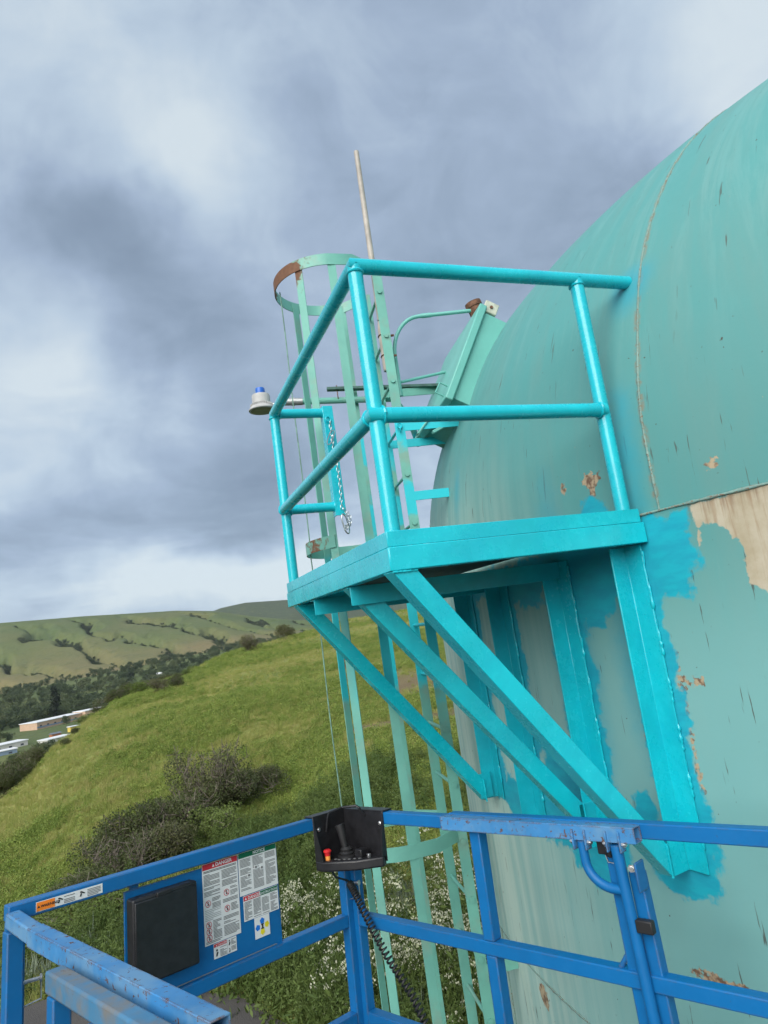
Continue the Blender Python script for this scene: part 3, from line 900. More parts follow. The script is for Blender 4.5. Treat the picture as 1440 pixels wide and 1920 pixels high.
# diagonal braces, ends cut to sit under the deck and against the angles
def cut_angle(a, c, leg, t, d1, d2, ztop, xend):
    a, c = V(a), V(c)
    x = (c - a).normalized()
    d1 = V(d1)
    d1 = (d1 - x * d1.dot(x)).normalized()
    d2 = V(d2)
    d2 = (d2 - x * d2.dot(x) - d1 * d2.dot(d1)).normalized()
    L = [(0, 0), (leg, 0), (leg, t), (t, t), (t, leg), (0, leg)]
    A = [a + d1 * p + d2 * q for p, q in L]
    A0 = [p + x * ((ztop - p.z) / x.z) for p in A]
    A1 = [p + x * ((xend - p.x) / x.x) for p in A]
    n = 6
    fs = [tuple(range(n)), tuple(range(n, 2 * n))[::-1]]
    for i in range(n):
        j = (i + 1) % n
        fs.append((j, i, n + i, n + j))
    if d1.cross(d2).dot(x) > 0:
        fs = [f[::-1] for f in fs]
    b = MB()
    b.add(A0 + A1, fs)
    return b, A0, A1
for (a, c, xe) in (((0.050, 0.008, 0.0), (0.985, 0.108, -1.190), 0.972), ((0.052, 0.545, 0.0), (0.955, 0.545, -1.130), 0.938), ((0.052, 1.500, 0.0), (0.985, 1.570, -1.180), 0.985)):
    a, c = V(a), V(c)
    d = (c - a).normalized()
    upd = V((0, 0, 1)) - d * d.z
    h0 = -upd.normalized() * 0.037
    b, A0, A1 = cut_angle(a + h0, c + h0, 0.074, 0.008, upd, (0, 1, 0), -0.0015, xe)
    br = b.build('brace', tq, plat, bevel=0.003)
    for E_ in (A0, A1):
        b = MB()
        pts = [E_[0].lerp(E_[1], s) + V((0, -0.002, -0.003)) for s in np.linspace(0, 1, 14)]
        rr = [rnd.uniform(0.6, 1.3) for _ in range(14)]
        b.tube(pts, 0.005, n=6, rfun=lambda f: 0.005 * rr[min(13, int(f * 13))])
        b.build('weld_bead', tq, br, sharp=80)
# gusset plates at the brace feet
for (x, y, z) in ((0.945, 0.60, -1.10), (0.985, 1.625, -1.14)):
    b = MB()
    b.box((x - 0.03, y - 0.055, z - 0.085), (x + 0.05, y - 0.047, z + 0.05))
    b.build('gusset', M['turq_old'], plat, bevel=0.002)
# handrail pipes
def pipe(pts, name, r=PR, parent=plat, mat=None, n=22):
    b = MB()
    b.tube(pts, r, n=n)
    return b.build(name, mat or tq, parent)
def mitre(pts, name, r=PR, n=22):
    """two straight pipes meeting in a mitred corner, one mesh"""
    A, Bc, C_ = [V(p) for p in pts]
    d1, d2 = (Bc - A).normalized(), (C_ - Bc).normalized()
    nrm = (d1 + d2).normalized()
    w = d1.cross(d2).normalized()
    b = MB()
    vs = []
    u1 = w.cross(d1)
    for k in range(n):
        a = 2 * math.pi * k / n
        off = (w * math.cos(a) + u1 * math.sin(a)) * r
        vs.append(A + off)
    for k in range(n):
        off = vs[k] - A
        s = -off.dot(nrm) / d1.dot(nrm)
        vs.append(Bc + off + d1 * s)
    u2 = w.cross(d2)
    for k in range(n):
        a = 2 * math.pi * k / n
        vs.append(C_ + (w * math.cos(a) + u2 * math.sin(a)) * r)
    fs = []
    for i in range(2):
        for k in range(n):
            j = (k + 1) % n
            fs.append((i * n + k, i * n + j, (i + 1) * n + j, (i + 1) * n + k))
    fs += [tuple(range(n))[::-1], tuple(2 * n + k for k in range(n))]
    b.add(vs, fs)
    return b.build(name, tq, plat)
i_ = PI_
top = mitre([(i_, PL - i_ + 0.0, ZTOP), (i_, i_, ZTOP), (1.305, i_, ZTOP)], 'top_rail')
mid = mitre([(i_ - 0.012, PL - i_ + 0.0, ZMID), (i_ - 0.012, i_ - 0.012, ZMID), (1.03, i_ - 0.012, ZMID)], 'middle_rail')
for nm, z in (('top_rail', ZTOP), ('middle_rail', ZMID)):
    e = 0.352
    o = pipe([(i_ + 0.0, PL - i_ - 0.002, z), (e, PL - i_ - 0.002, z)], nm)
    for xw in (i_ + 0.031, e - 0.02):
        b = MB()
        b.ring((xw, PL - i_ - 0.002, z), (1, 0, 0), PR + 0.001, 0.005, lump=0.3)
        b.build('weld_bead', tq, o)
for (x, y) in ((i_, i_), (i_, PL - i_), (1.03, i_)):
    o = pipe([(x, y, 0.03 if x < 1 else 0.06), (x, y, ZTOP)], 'post')
    b = MB()
    b.ring((x, y, ZTOP - PR - 0.001), (0, 0, 1), PR + 0.001, 0.005, lump=0.35)
    b.build('weld_bead', tq, o)
for ax, c in (((1, 0, 0), (1.0, i_ - 0.012, ZMID)), ((1, 0, 0), (i_ + 0.022, i_ - 0.012, ZMID)), ((0, 1, 0), (i_ - 0.012, i_ + 0.02, ZMID)), ((0, 1, 0), (i_ - 0.012, PL - i_ - 0.02, ZMID))):
    b = MB()
    b.ring(c, ax, PR + 0.001, 0.005, lump=0.35)
    b.build('weld_bead', tq, mid)
b = MB()
b.angle((0.330, PL - i_ - 0.034, 0.495), (0.330, PL - i_ - 0.034, ZTOP + 0.035), 0.064, 0.006, (1, 0, 0), (0, 1, 0))
gp = b.build('gate_post', tq, plat, bevel=0.002)
b = MB()
b.ring((0.355, PL - i_ - 0.044, 1.085), (0.4, -1, 0.2), 0.018, 0.004)
b.build('chain_eye', tq, gp)

# ------------------------------------------------------------------ caged ladder
LK = 1.055
def farther(x, y):
    return V((CAM.x + (x - CAM.x) * LK, CAM.y + (y - CAM.y) * LK, 0))
def zk(z):
    return CAM.z + (z - CAM.z) * LK
N2, F2 = farther(0.808, 1.595), farther(0.869, 1.981)
Mm = (N2 + F2) / 2
Lo = V((-0.983, 0.185, 0)).normalized()
Lt = V((0.185, 0.983, 0)).normalized()
lad = thing('caged_ladder', 'faded seafoam steel ladder with rusty hooped safety cage behind the platform', 'ladder', (Mm.x, Mm.y, GROUND))
lm = M['ladder']
for q, zt in ((N2, zk(2.06)), (F2, zk(2.13))):
    b = MB()
    b.obox(V((q.x, q.y, (zt + GROUND + 0.25) / 2)), Lo * 0.032, Lt * 0.005, V((0, 0, (zt - GROUND - 0.25) / 2)))
    b.build('side_rail', lm, lad, bevel=0.0015)
z = zk(-0.202) - 0.322 * 18
while z < 2.1:
    if z > GROUND:
        b = MB()
        a, c = V((N2.x, N2.y, z)) - Lt * 0.012, V((F2.x, F2.y, z)) + Lt * 0.012
        b.tube([a, c], 0.0105, n=10)
        for e in (a, c):
            b.lathe([(0.016, -0.004), (0.016, 0.004)], e, Lt, n=10)
        b.build('rung', lm, lad)
    z += 0.322
def hoop_path(k=40):
    r = 0.352
    Mc = Mm + Lo * 0.334
    pts = [N2 + Lo * 0.02, Mm + Lo * 0.17 - Lt * 0.332]
    for a in np.linspace(-90, 90, k):
        pts.append(Mc + (Lo * math.cos(R(a)) + Lt * math.sin(R(a))) * r)
    pts += [Mm + Lo * 0.17 + Lt * 0.332, F2 + Lo * 0.02]
    return pts
HPATH = hoop_path()
def hoop(z, h=0.078, t=0.006, skip=0):
    b = MB()
    vs, fs = [], []
    path = HPATH[skip:]
    m = len(path)
    for i, p in enumerate(path):
        d = (path[min(i + 1, m - 1)] - path[max(i - 1, 0)]).normalized()
        nrm = V((d.y, -d.x, 0))
        for (q, zz_) in ((-t / 2, -h / 2), (t / 2, -h / 2), (t / 2, h / 2), (-t / 2, h / 2)):
            vs.append(V((p.x, p.y, z + zz_)) + nrm * q)
    for i in range(m - 1):
        for k in range(4):
            j = (k + 1) % 4
            fs.append((i * 4 + k, i * 4 + j, (i + 1) * 4 + j, (i + 1) * 4 + k))
    fs += [(3, 2, 1, 0), tuple((m - 1) * 4 + k for k in range(4))]
    b.add(vs, fs)
    return b.build('cage_hoop', lm, lad)
for z in (2.10, 0.345, -1.38, -3.10):
    hoop(zk(z), skip=9 if abs(z - 0.345) < 0.01 else 0)
Mc = Mm + Lo * 0.334
STR = [(Mc + (Lo * math.cos(R(-55)) + Lt * math.sin(R(-55))) * 0.343, -55), (Mc + (Lo * math.cos(R(55)) + Lt * math.sin(R(55))) * 0.343, 55),
       (Mm + Lo * 0.317 - Lt * 0.344, -90), (Mm + Lo * 0.18 + Lt * 0.329, 90)]
for p, a in STR:
    nrm = Lo * math.cos(R(a)) + Lt * math.sin(R(a))
    tn = V((-nrm.y, nrm.x, 0))
    b = MB()
    b.obox(V((p.x, p.y, (2.24 - 3.8) / 2)), nrm * 0.003, tn * 0.027, V((0, 0, (2.24 + 3.8) / 2)))
    b.build('cage_strap', lm, lad, bevel=0.001)
for z in (1.085, 0.615, -2.20, -4.2, 1.47):
    for q in (N2, F2):
        if (z > 1.3 and q is N2) or (abs(z - 0.615) < 0.01 and q is F2):
            continue
        e = None
        for k in range(400):
            s = q - Lo * (k * 0.002)
            if (s.x - TX) ** 2 + (s.y - TY) ** 2 < dome_r(z) ** 2:
                e = s
                break
        if e is None:
            continue
        b = MB()
        b.beam((q.x, q.y, z) , (e.x, e.y, z), 0.008, 0.06)
        b.build('standoff', lm, lad, bevel=0.0015)

# rope down the cage
def wob(a, c, n, amp):
    a, c = V(a), V(c)
    return [a.lerp(c, k / n) + V((math.sin(k * 0.9) * amp, math.cos(k * 0.7) * amp, 0)) for k in range(n + 1)]
b = MB()
b.tube(wob(bearing(14.59, 4.31, z=2.19), bearing(14.5, 4.31, z=0.44), 12, 0.002) + wob(bearing(14.42, 4.32, z=0.33), bearing(14.30, 4.32, z=-3.4), 20, 0.004), 0.0042, n=6)
tag(b.build('hanging_rope', M['rope'], None), 'thin pale green line hanging down the outside of the ladder cage', 'rope')

# grey pole strapped to the ladder
b = MB()
pb, pt_ = bearing(23.40, 4.29, z=1.51), bearing(23.55, 4.29, z=3.19)
pole = thing('grey_pole', 'tall slim weathered grey pole rising above the handrail corner', 'pole', pb)
b.tube([pb.lerp(pt_, 0.22), pt_], 0.0185, n=14, rfun=lambda f: 0.022 - 0.004 * f)
b.build('mast', M['pvc'], pole)
b = MB()
b.lathe([(0.008, -0.06), (0.008, 0.0), (0.026, 0.0), (0.029, 0.02), (0.029, 0.30), (0.024, 0.34), (0.021, 0.36)], pb, (pt_ - pb), n=16)
b.build('base_sleeve', M['pvc'], pole)
for h in (0.10, 0.24):
    b = MB()
    b.ring(pb.lerp(pt_, h / 1.6), (0, 0.1, 1), 0.031, 0.004)
    b.beam(pb.lerp(pt_, h / 1.6) + V((0.03, 0, 0)), pb.lerp(pt_, h / 1.6) + V((0.075, -0.02, 0)), 0.012, 0.012)
    b.build('pipe_clamp', M['rust'], pole)

# small lamp on a pipe arm
lp = bearing(11.75, 4.66, el=19.6)
lamp = thing('pipe_lamp', 'small grey saucer shaped lamp with blue cap on a pipe arm', 'lamp', lp)
b = MB()
b.lathe([(0.088, -0.022), (0.097, -0.020), (0.098, -0.012), (0.082, 0.006), (0.066, 0.022), (0.060, 0.03), (0.02, 0.03)], lp, n=28)
b.build('reflector', M['lampgrey'], lamp)
b = MB()
b.lathe([(0.082, -0.0225), (0.02, 0.004)], lp, n=28)
b.build('lens', plain('amber_lens', (0.22, 0.21, 0.16), 0.2), lamp)
b = MB()
for k in range(28):
    a = 2 * math.pi * k / 28
    b.obox(lp + V((math.cos(a) * 0.074, math.sin(a) * 0.074, 0.018)), V((math.cos(a), math.sin(a), 0)) * 0.008, V((-math.sin(a), math.cos(a), 0)) * 0.002, V((0, 0, 0.008)))
b.build('cooling_fin', M['lampgrey'], lamp)
b = MB()
b.lathe([(0.066, 0.028), (0.066, 0.088), (0.062, 0.098), (0.05, 0.102)], lp, n=28)
b.build('housing', M['lampgrey'], lamp)
b = MB()
b.lathe([(0.034, 0.102), (0.034, 0.140), (0.031, 0.150), (0.022, 0.153)], lp, n=24)
b.build('blue_cap', M['lampblue'], lamp)
a0, a1 = bearing(13.4, 4.66, el=19.95), bearing(23.4, 4.70, el=19.05)
b = MB()
b.tube([lp + V((0.06, 0, 0.02)), a0 + V((0, 0, -0.01))], 0.014, n=12)
b.build('knuckle', M['steel'], lamp)
b = MB()
b.tube([a0, a0.lerp(a1, 0.20)], 0.027, n=16)
b.tube([a0.lerp(a1, 0.10), a0.lerp(a1, 0.13)], 0.031, n=16)
b.build('coupling', M['galv'], lamp)
b = MB()
b.tube([a0.lerp(a1, 0.2), a1, a1 + V((0.06, 0.02, -0.05)), a1 + V((0.13, 0.03, -0.16)), V((1.32, 2.45, 1.15))], 0.023, n=16)
b.build('arm', lm, lamp)
b = MB()
f0, f1 = bearing(17.7, 4.66, el=20.35), bearing(28.6, 4.72, el=19.35)
b.beam(f0 + V((0, 0, 0.022)), f1, 0.05, 0.022)
b.build('flat_bar', plain('dark_green_bar', (0.05, 0.13, 0.11), 0.6, var=0.3), lamp, bevel=0.003)
b = MB()
q = bearing(18.6, 4.66, el=19.9)
b.ring(q, (0.9, -0.3, 0), 0.032, 0.004)
b.tube([q + V((0, 0, 0.02)), q + V((0, 0, 0.085))], 0.004, n=8)
b.build('u_bolt', M['rust'], lamp)

# conduit from the ladder to the hatch
ce = HP + HU * (HL + 0.085) + HN * 0.155 + HT * 0.12
c0 = bearing(24.25, 4.35, el=17)
c0.z = 1.34
arc = []
cA = bearing(24.25, 4.35, el=22.5)
cB = bearing(26.9, 4.38, el=25.35)
for k in range(9):
    f = k / 8
    p = cA.lerp(cB, 1 - math.cos(f * math.pi / 2))
    p.z = cA.z + (cB.z - cA.z) * math.sin(f * math.pi / 2)
    arc.append(p)
b = MB()
b.tube([c0] + arc + [ce], 0.0135, n=12)
cond = b.build('conduit', M['sea'], None)
tag(cond, 'thin seafoam conduit bending from the ladder across to the roof hatch', 'conduit')
b = MB()
d = (ce - cB).normalized()
b.tube([cB + d * 0.02, cB + d * 0.09], 0.0165, n=12)
b.build('coupling', M['sea'], cond)
# thin stay rod
b = MB()
b.tube([bearing(24.3, 4.43, el=20.3), bearing(29.0, 4.62, el=20.5)], 0.011, n=10)
tag(b.build('stay_rod', M['sea'], None), 'short seafoam stay rod running from ladder rail to hatch', 'rod')

# safety chain on the gate post
def chain():
    root = thing('safety_chain', 'bright zinc safety chain hanging from the turquoise gate post', 'chain', (0.34, PL - 0.09, 0.40))
    def link(b, c, d, side, L=0.022, w=0.0072, r=0.0019):
        d, side = V(d).normalized(), V(side).normalized()
        pts = []
        for k in range(14):
            a = 2 * math.pi * k / 14
            pts.append(c + d * (math.sin(a) * L / 2 + (L / 5 if math.sin(a) > 0 else -L / 5)) + side * (math.cos(a) * w))
        pts.append(pts[0])
        b.tube(pts, r, n=6, caps=False)
    x0, y0 = 0.362, PL - i_ - 0.062
    b = MB()
    z = 1.055
    k = 0
    while z > 0.52:
        jx = math.sin(z * 11) * 0.006
        link(b, V((x0 + jx, y0, z)), (0.12 * math.cos(z * 11), 0, 1), (1, 0.2, 0) if k % 2 else (0.2, 1, 0))
        z -= 0.0225
        k += 1
    b.build('links', M['chain'], root)
    b = MB()
    for k in range(14):
        t_ = k / 13
        p = V((x0 + 0.016 + 0.022 * math.sin(t_ * 9), y0 - 0.012 + 0.02 * math.cos(t_ * 7), 0.52 - 0.10 * abs(math.sin(t_ * 3.1)) - 0.02 * t_))
        link(b, p, (rnd.uniform(-.6, .6), rnd.uniform(-.3, .3), 1), (1, rnd.uniform(-1, 1), 0))
    b.build('loose_end', M['chain'], root)
    b = MB()
    link(b, V((x0 - 0.012, y0, 0.965)), (0.5, 0, 1), (1, 0, -0.5), L=0.07, w=0.014, r=0.004)
    b.build('snap_hook', M['chain'], root)
    b = MB()
    link(b, V((x0 + 0.005, y0 - 0.01, 0.435)), (-0.15, 0, 1), (1, 0.2, 0), L=0.085, w=0.017, r=0.0045)
    b.build('snap_hook', M['chain'], root)
chain()
b = MB()
q = V((N2.x - 0.01, N2.y - 0.02, 1.09))
b.ring(q, (0.2, -1, 0.1), 0.018, 0.0045)
b.ring(q - V((0, 0.004, 0.03)), (1, -0.3, 0.0), 0.014, 0.004)
b.build('chain_eye', tq, lad)
# ------------------------------------------------------------------ lift basket
SB = 1.30
BX = V((0.431, -0.901, 0.047)).normalized()
BY = V((0.901, 0.4265, -0.080))
BY = (BY - BX * BY.dot(BX)).normalized()
BZ = BX.cross(BY)
BO = V((-0.186, 0.298, CAM.z - 0.62))
def U(x, y, z):
    return CAM + (BO + BX * x + BY * y + BZ * z - CAM) * SB
TW = 0.036 * SB
bas = thing('lift_basket', 'blue tubular steel work basket of a lift in the foreground', 'lift basket', U(0.6, -0.5, -0.85))
def tube4(a, c, name, mat='blue', w=TW, h=TW, bev=0.004, hollow=False, parent=None):
    b = MB()
    if hollow:
        b.hollow(U(*a), U(*c), w, h, 0.004, up=BZ)
    else:
        b.beam(U(*a), U(*c), w, h, up=BZ if abs((V(c) - V(a)).normalized().z) < 0.8 else BX)
    return b.build(name, M[mat], parent or bas, bevel=bev)
Z1, Z2_ = -0.316, -0.595
h_ = 0.018
# end frame (with the document box): rails and posts
tube4((0, -0.012, 0), (0, -1.058, 0), 'top_rail')
for z in (Z1, Z2_):
    tube4((0, -0.040, z), (0, -1.02, z), 'middle_rail' if z == Z1 else 'lower_rail')
tube4((0, -0.022, -0.85), (0, -0.022, -0.0185), 'corner_post')
tube4((0, -1.038, -0.85), (0, -1.038, -0.0185), 'corner_post')
# far side frame
tube4((0.022, 0.0, 0), (0.49, 0.0, 0), 'top_rail')
tube4((0.47, 0.018, 0.004), (1.90, 0.018, 0.004), 'top_rail')
tube4((0.470, -0.019, 0.001), (1.072, -0.019, 0.001), 'sliding_rail', 'blue_worn', hollow=True, bev=0.003)
tube4((0.041, 0.0, Z1), (1.90, 0.0, Z1), 'middle_rail')
tube4((0.041, 0.0, Z2_), (1.90, 0.0, Z2_), 'lower_rail')
tube4((0.022, 0.001, -0.85), (0.022, 0.001, -0.0185), 'corner_post', w=TW * 0.95)
for (z0, z1) in ((-0.85, Z2_ - h_), (Z2_ + h_, Z1 - h_), (Z1 + h_, -h_ - 0.0005)):
    tube4((0.575, 0.0, z0), (0.575, 0.0, z1), 'post')
b = MB()   # rounded gusset in the corner above the middle rail
g0 = U(0.042, 0.0, Z1 + 0.075)
pts = [U(0.041, 0.0, Z1 + 0.075)]
for k in range(8):
    a = R(180 + 90 * k / 7)
    pts.append(U(0.041 + 0.055 + 0.055 * math.cos(a), 0.0, Z1 + 0.018 + 0.055 + 0.055 * math.sin(a)))
loop = [U(0.0405, 0.0, Z1 + 0.0185)] + [p for p in pts[1:]][::-1]
b.prism([p - BY * 0.003 for p in loop], BY * 0.006)
b.build('corner_gusset', M['blue'], bas)
# gate end: posts, latch tube, curved handle
tube4((1.000, 0.004, -0.85), (0.990, 0.004, -0.019), 'gate_post', w=TW * 0.8, h=TW)
tube4((1.058, 0.004, -0.85), (1.040, 0.004, -0.085), 'gate_post', w=TW * 0.9, h=TW * 0.9)
b = MB()
b.tube([U(1.015, -0.028, -0.022), U(1.028, -0.028, -0.40)], 0.0135 * SB, n=16)
latch = b.build('latch_tube', M['blue'], bas)
b = MB()
b.tube([U(1.028, -0.028, -0.395), U(1.0285, -0.028, -0.425)], 0.0155 * SB, n=16)
b.tube([U(1.0285, -0.028, -0.425), U(1.0300, -0.028, -0.52)], 0.009 * SB, n=12)
b.build('sleeve', M['blue_worn'], latch)
b = MB()
hp = []
for k in range(15):
    f = k / 14
    if f < 0.3:
        hp.append(U(0.925 + 0.004 * f, -0.028, -0.018 - 0.045 * f / 0.3))
    else:
        a = (f - 0.3) / 0.7 * math.pi / 2
        hp.append(U(0.926 + 0.068 * (1 - math.cos(a)), -0.028, -0.063 - 0.058 * math.sin(a)))
hp.append(U(1.015, -0.028, -0.122))
b.tube(hp, 0.0115 * SB, n=16)
b.build('curved_handle', M['blue'], bas)
for x in (0.925, 1.015):
    for dy in (-0.017, 0.017):
        b = MB()
        b.obox(U(x + dy, -0.030, -0.014), BX * 0.0025 * SB, BY * 0.014 * SB, BZ * 0.024 * SB)
        o = b.build('hinge_plate', M['blue_worn'], bas, bevel=0.004)
        b = MB()
        s = 1 if dy > 0 else -1
        b.lathe([(0.0075 * SB, 0), (0.0075 * SB, 0.006 * SB)], U(x + dy + 0.0028 * s, -0.032, -0.020), BX * s, n=6)
        b.lathe([(0.0045 * SB, 0.006 * SB), (0.0045 * SB, 0.010 * SB)], U(x + dy + 0.0028 * s, -0.032, -0.020), BX * s, n=10)
        b.build('bolt', M['steel'], o)
b = MB()
b.obox(U(1.060, -0.020, -0.088), BX * 0.003 * SB, BY * 0.022 * SB, BZ * 0.032 * SB)
o = b.build('lock_plate', M['blue'], bas, bevel=0.006)
b = MB()
b.lathe([(0.009 * SB, 0), (0.009 * SB, 0.008 * SB), (0.005 * SB, 0.008 * SB), (0.005 * SB, 0.013 * SB)], U(1.046, -0.028, -0.070), -BY + BX * 0.3, n=6)
b.build('bolt', M['steel'], o)
b = MB()
b.obox(U(1.052, -0.030, -0.192), BX * 0.020 * SB, BY * 0.010 * SB, BZ * 0.014 * SB)
b.build('rubber_stop', M['rubber'], bas, bevel=0.004)
b = MB()
b.obox(U(0.972, -0.010, -0.034), BX * 0.012 * SB, BY * 0.012 * SB, BZ * 0.015 * SB)
b.obox(U(0.990, -0.015, -0.036), BX * 0.006 * SB, BY * 0.010 * SB, BZ * 0.018 * SB)
b.build('limit_switch', M['black'], bas, bevel=0.003)
b = MB()
b.tube([U(0.975, -0.015, -0.048), U(0.980, -0.016, -0.066), U(1.000, -0.017, -0.068)], 0.0015 * SB, n=6)
b.build('spring_wire', M['steel'], bas)
b = MB()
b.tube([U(0.955, -0.004, Z1 + 0.016), U(0.985, -0.004, Z1 + 0.055)], 0.006 * SB, n=10)
b.build('stay', M['blue'], bas)
# near side rails, scuffed to bare metal on top
tube4((0.020, -1.050, -0.010), (0.175, -1.050, -0.020), 'sliding_rail', 'blue_worn', w=TW * 0.88, h=TW * 0.92, bev=0.005)
tube4((0.172, -1.050, -0.021), (0.925, -1.050, -0.033), 'sliding_rail', 'blue_worn', w=TW * 0.95, h=TW * 1.0, hollow=True, bev=0.004)
tube4((0.430, -1.100, -0.040), (1.60, -1.100, -0.050), 'sliding_rail', 'blue_dirty', w=TW * 0.95, h=TW * 1.05, bev=0.006)
tube4((0.455, -1.100, -0.85), (0.455, -1.100, -0.0605), 'post', w=TW * 0.92, h=TW * 0.92)
tube4((0.036, -1.052, -0.85), (0.036, -1.052, -0.0300), 'corner_post')
for z in (Z1, Z2_):
    tube4((0.06, -1.052, z), (1.60, -1.052, z), 'middle_rail' if z == Z1 else 'lower_rail')
# lock pins on the posts
def pin(c, ax, dn, name='lock_pin'):
    c, ax, dn = V(c), V(ax).normalized(), V(dn).normalized()
    b = MB()
    b.tube([c - ax * 0.045, c + ax * 0.03], 0.0055, n=10)
    b.lathe([(0.011, 0.0), (0.011, 0.006)], c + ax * 0.03, ax, n=12)
    b.tube([c + ax * 0.034, c + ax * 0.034 + dn * 0.055, c - ax * 0.04 + dn * 0.068, c - ax * 0.042], 0.0028, n=8)
    return b.build(name, M['steel'], bas)
pin(U(0.018, -1.012, -0.150), BY + BX * 0.25, -BZ)
pin(U(0.030, -0.022, -0.205), BY * 0.3 + BX, -BZ)
pin(U(0.600, -0.022, -0.535), BX, -BZ)
# floor (below the frame of the photograph)
b = MB()
b.obox(U(0.95, -0.52, -0.86), BX * 0.96 * SB, BY * 0.56 * SB, BZ * 0.012 * SB)
b.build('floor_plate', M['dark'], bas, bevel=0.004)

# sign panel on the end frame
b = MB()
b.obox(U(-0.002, -0.535, -0.180), BX * 0.0025 * SB, BY * 0.243 * SB, BZ * 0.150 * SB)
panel = b.build('sign_panel', M['blue'], bas, bevel=0.002)
for y in (-0.75, -0.53, -0.33):
    b = MB()
    b.obox(U(-0.002, y, -0.022), BX * 0.0022 * SB, BY * 0.012 * SB, BZ * 0.008 * SB)
    b.build('tab', M['blue'], panel)
b = MB()
b.tube([U(0.0025, -0.762, -0.296), U(0.0025, -0.318, -0.296), U(0.0025, -0.305, -0.304)], 0.0016 * SB, n=6)
b.build('pressed_line', plain('sealant_grey', (0.16, 0.20, 0.24), 0.7), panel)
# document box
b = MB()
b.obox(U(0.024, -0.683, -0.148), BX * 0.020 * SB, BY * 0.092 * SB, BZ * 0.102 * SB)
doc = b.build('document_box', M['black'], bas, bevel=0.008, seg=3)
doc['label'] = 'black plastic document box on the sign panel'
b = MB()
b.obox(U(0.046, -0.683, -0.150), BX * 0.003 * SB, BY * 0.088 * SB, BZ * 0.096 * SB)
b.build('cover', M['black'], doc, bevel=0.006)
b = MB()
b.obox(U(0.044, -0.690, -0.050), BX * 0.006 * SB, BY * 0.020 * SB, BZ * 0.005 * SB)
b.build('catch', M['rubber'], doc, bevel=0.002)

# ------------------------------------------------------------------ printed stickers
_fonts = {}
def text_mesh(s, size, bold=0.0):
    c = bpy.data.curves.new('t', 'FONT')
    c.body = s
    c.size = size
    c.align_x = 'LEFT'
    c.offset = bold
    c.resolution_u = 2
    o = bpy.data.objects.new('t', c)
    col.objects.link(o)
    dg = bpy.context.evaluated_depsgraph_get()
    me = bpy.data.meshes.new_from_object(o.evaluated_get(dg))
    vs = [tuple(v.co) for v in me.vertices]
    fs = [tuple(p.vertices) for p in me.polygons]
    bpy.data.objects.remove(o)
    bpy.data.curves.remove(c)
    bpy.data.meshes.remove(me)
    return vs, fs
class Sheet:
    """flat print on the sign panel: u to the right, v up, origin at the top left of the sticker (basket units)"""
    def __init__(s, y, z, w, h, rot=0.0, x=0.0022, shear=0.0):
        s.y, s.z, s.w, s.h, s.x = y, z, w, h, x
        s.layers = {}
        s.rect(0, 0, w, h, 'white', 0)
    def pt(s, u, v, k):
        return U(s.x + 0.0006 * k, s.y + u, s.z - v)
    def L(s, mat):
        return s.layers.setdefault(mat, MB())
    def rect(s, u0, v0, u1, v1, mat, k=1):
        s.L(mat).add([s.pt(u0, v1, k), s.pt(u1, v1, k), s.pt(u1, v0, k), s.pt(u0, v0, k)], [(0, 1, 2, 3)])
    def poly(s, uv, mat, k=1):
        s.L(mat).add([s.pt(u, v, k) for u, v in uv], [tuple(range(len(uv)))[::-1]])
    def disc(s, u, v, r, mat, n=14, k=1, ph=0.3):
        s.poly([(u + r * math.cos(2 * math.pi * i / n + ph), v + r * math.sin(2 * math.pi * i / n + ph)) for i in range(n)], mat, k)
    def ring(s, u, v, r, w, mat, k=2, n=18):
        for i in range(n):
            a, c = 2 * math.pi * i / n, 2 * math.pi * (i + 1) / n
            s.poly([(u + r * math.cos(a), v + r * math.sin(a)), (u + r * math.cos(c), v + r * math.sin(c)), (u + (r - w) * math.cos(c), v + (r - w) * math.sin(c)), (u + (r - w) * math.cos(a), v + (r - w) * math.sin(a))], mat, k)
    def text(s, u, v, t, size, mat, k=2, bold=0.0):
        vs, fs = text_mesh(t, size, bold)
        s.L(mat).add([s.pt(u + a[0], v - a[1], k) for a in vs], fs)
    def lines(s, u0, v0, u1, v1, pitch, mat='greyink', k=1, fill=0.5):
        v = v0
        while v < v1:
            if rnd.random() > 0.10:
                e = u1 if rnd.random() > 0.25 else u0 + (u1 - u0) * rnd.uniform(0.35, 0.9)
                s.rect(u0, v, e, v + pitch * fill, mat, k)
            v += pitch
    def figure(s, u, v, r, mat='ink', k=2):
        s.disc(u, v - r * 0.5, r * 0.22, mat, 8, k)
        s.poly([(u - r * .3, v + r * .6), (u - r * .05, v - r * .2), (u + r * .35, v - r * .1), (u + r * .05, v + r * .65)], mat, k)
    def banned(s, u, v, r):
        s.ring(u, v, r, r * 0.16, 'red')
        a = r * 0.70
        s.poly([(u - a, v - a + r * .1), (u - a + r * .1, v - a), (u + a, v + a - r * .1), (u + a - r * .1, v + a)], 'red', 3)
        s.figure(u, v, r * 0.9)
    def tri(s, u, v, r, mat, k=2):
        s.poly([(u - r, v + r * 0.8), (u, v - r), (u + r, v + r * 0.8)], mat, k)
    def done(s, name, label=None, parent=None):
        base = s.layers.pop('white').build(name, M['white'], parent or panel, smooth=False)
        if label:
            base['label'] = label
        for k, mb in s.layers.items():
            kind(mb.build('print', M[k], base, smooth=False), 'stuff')
        return base
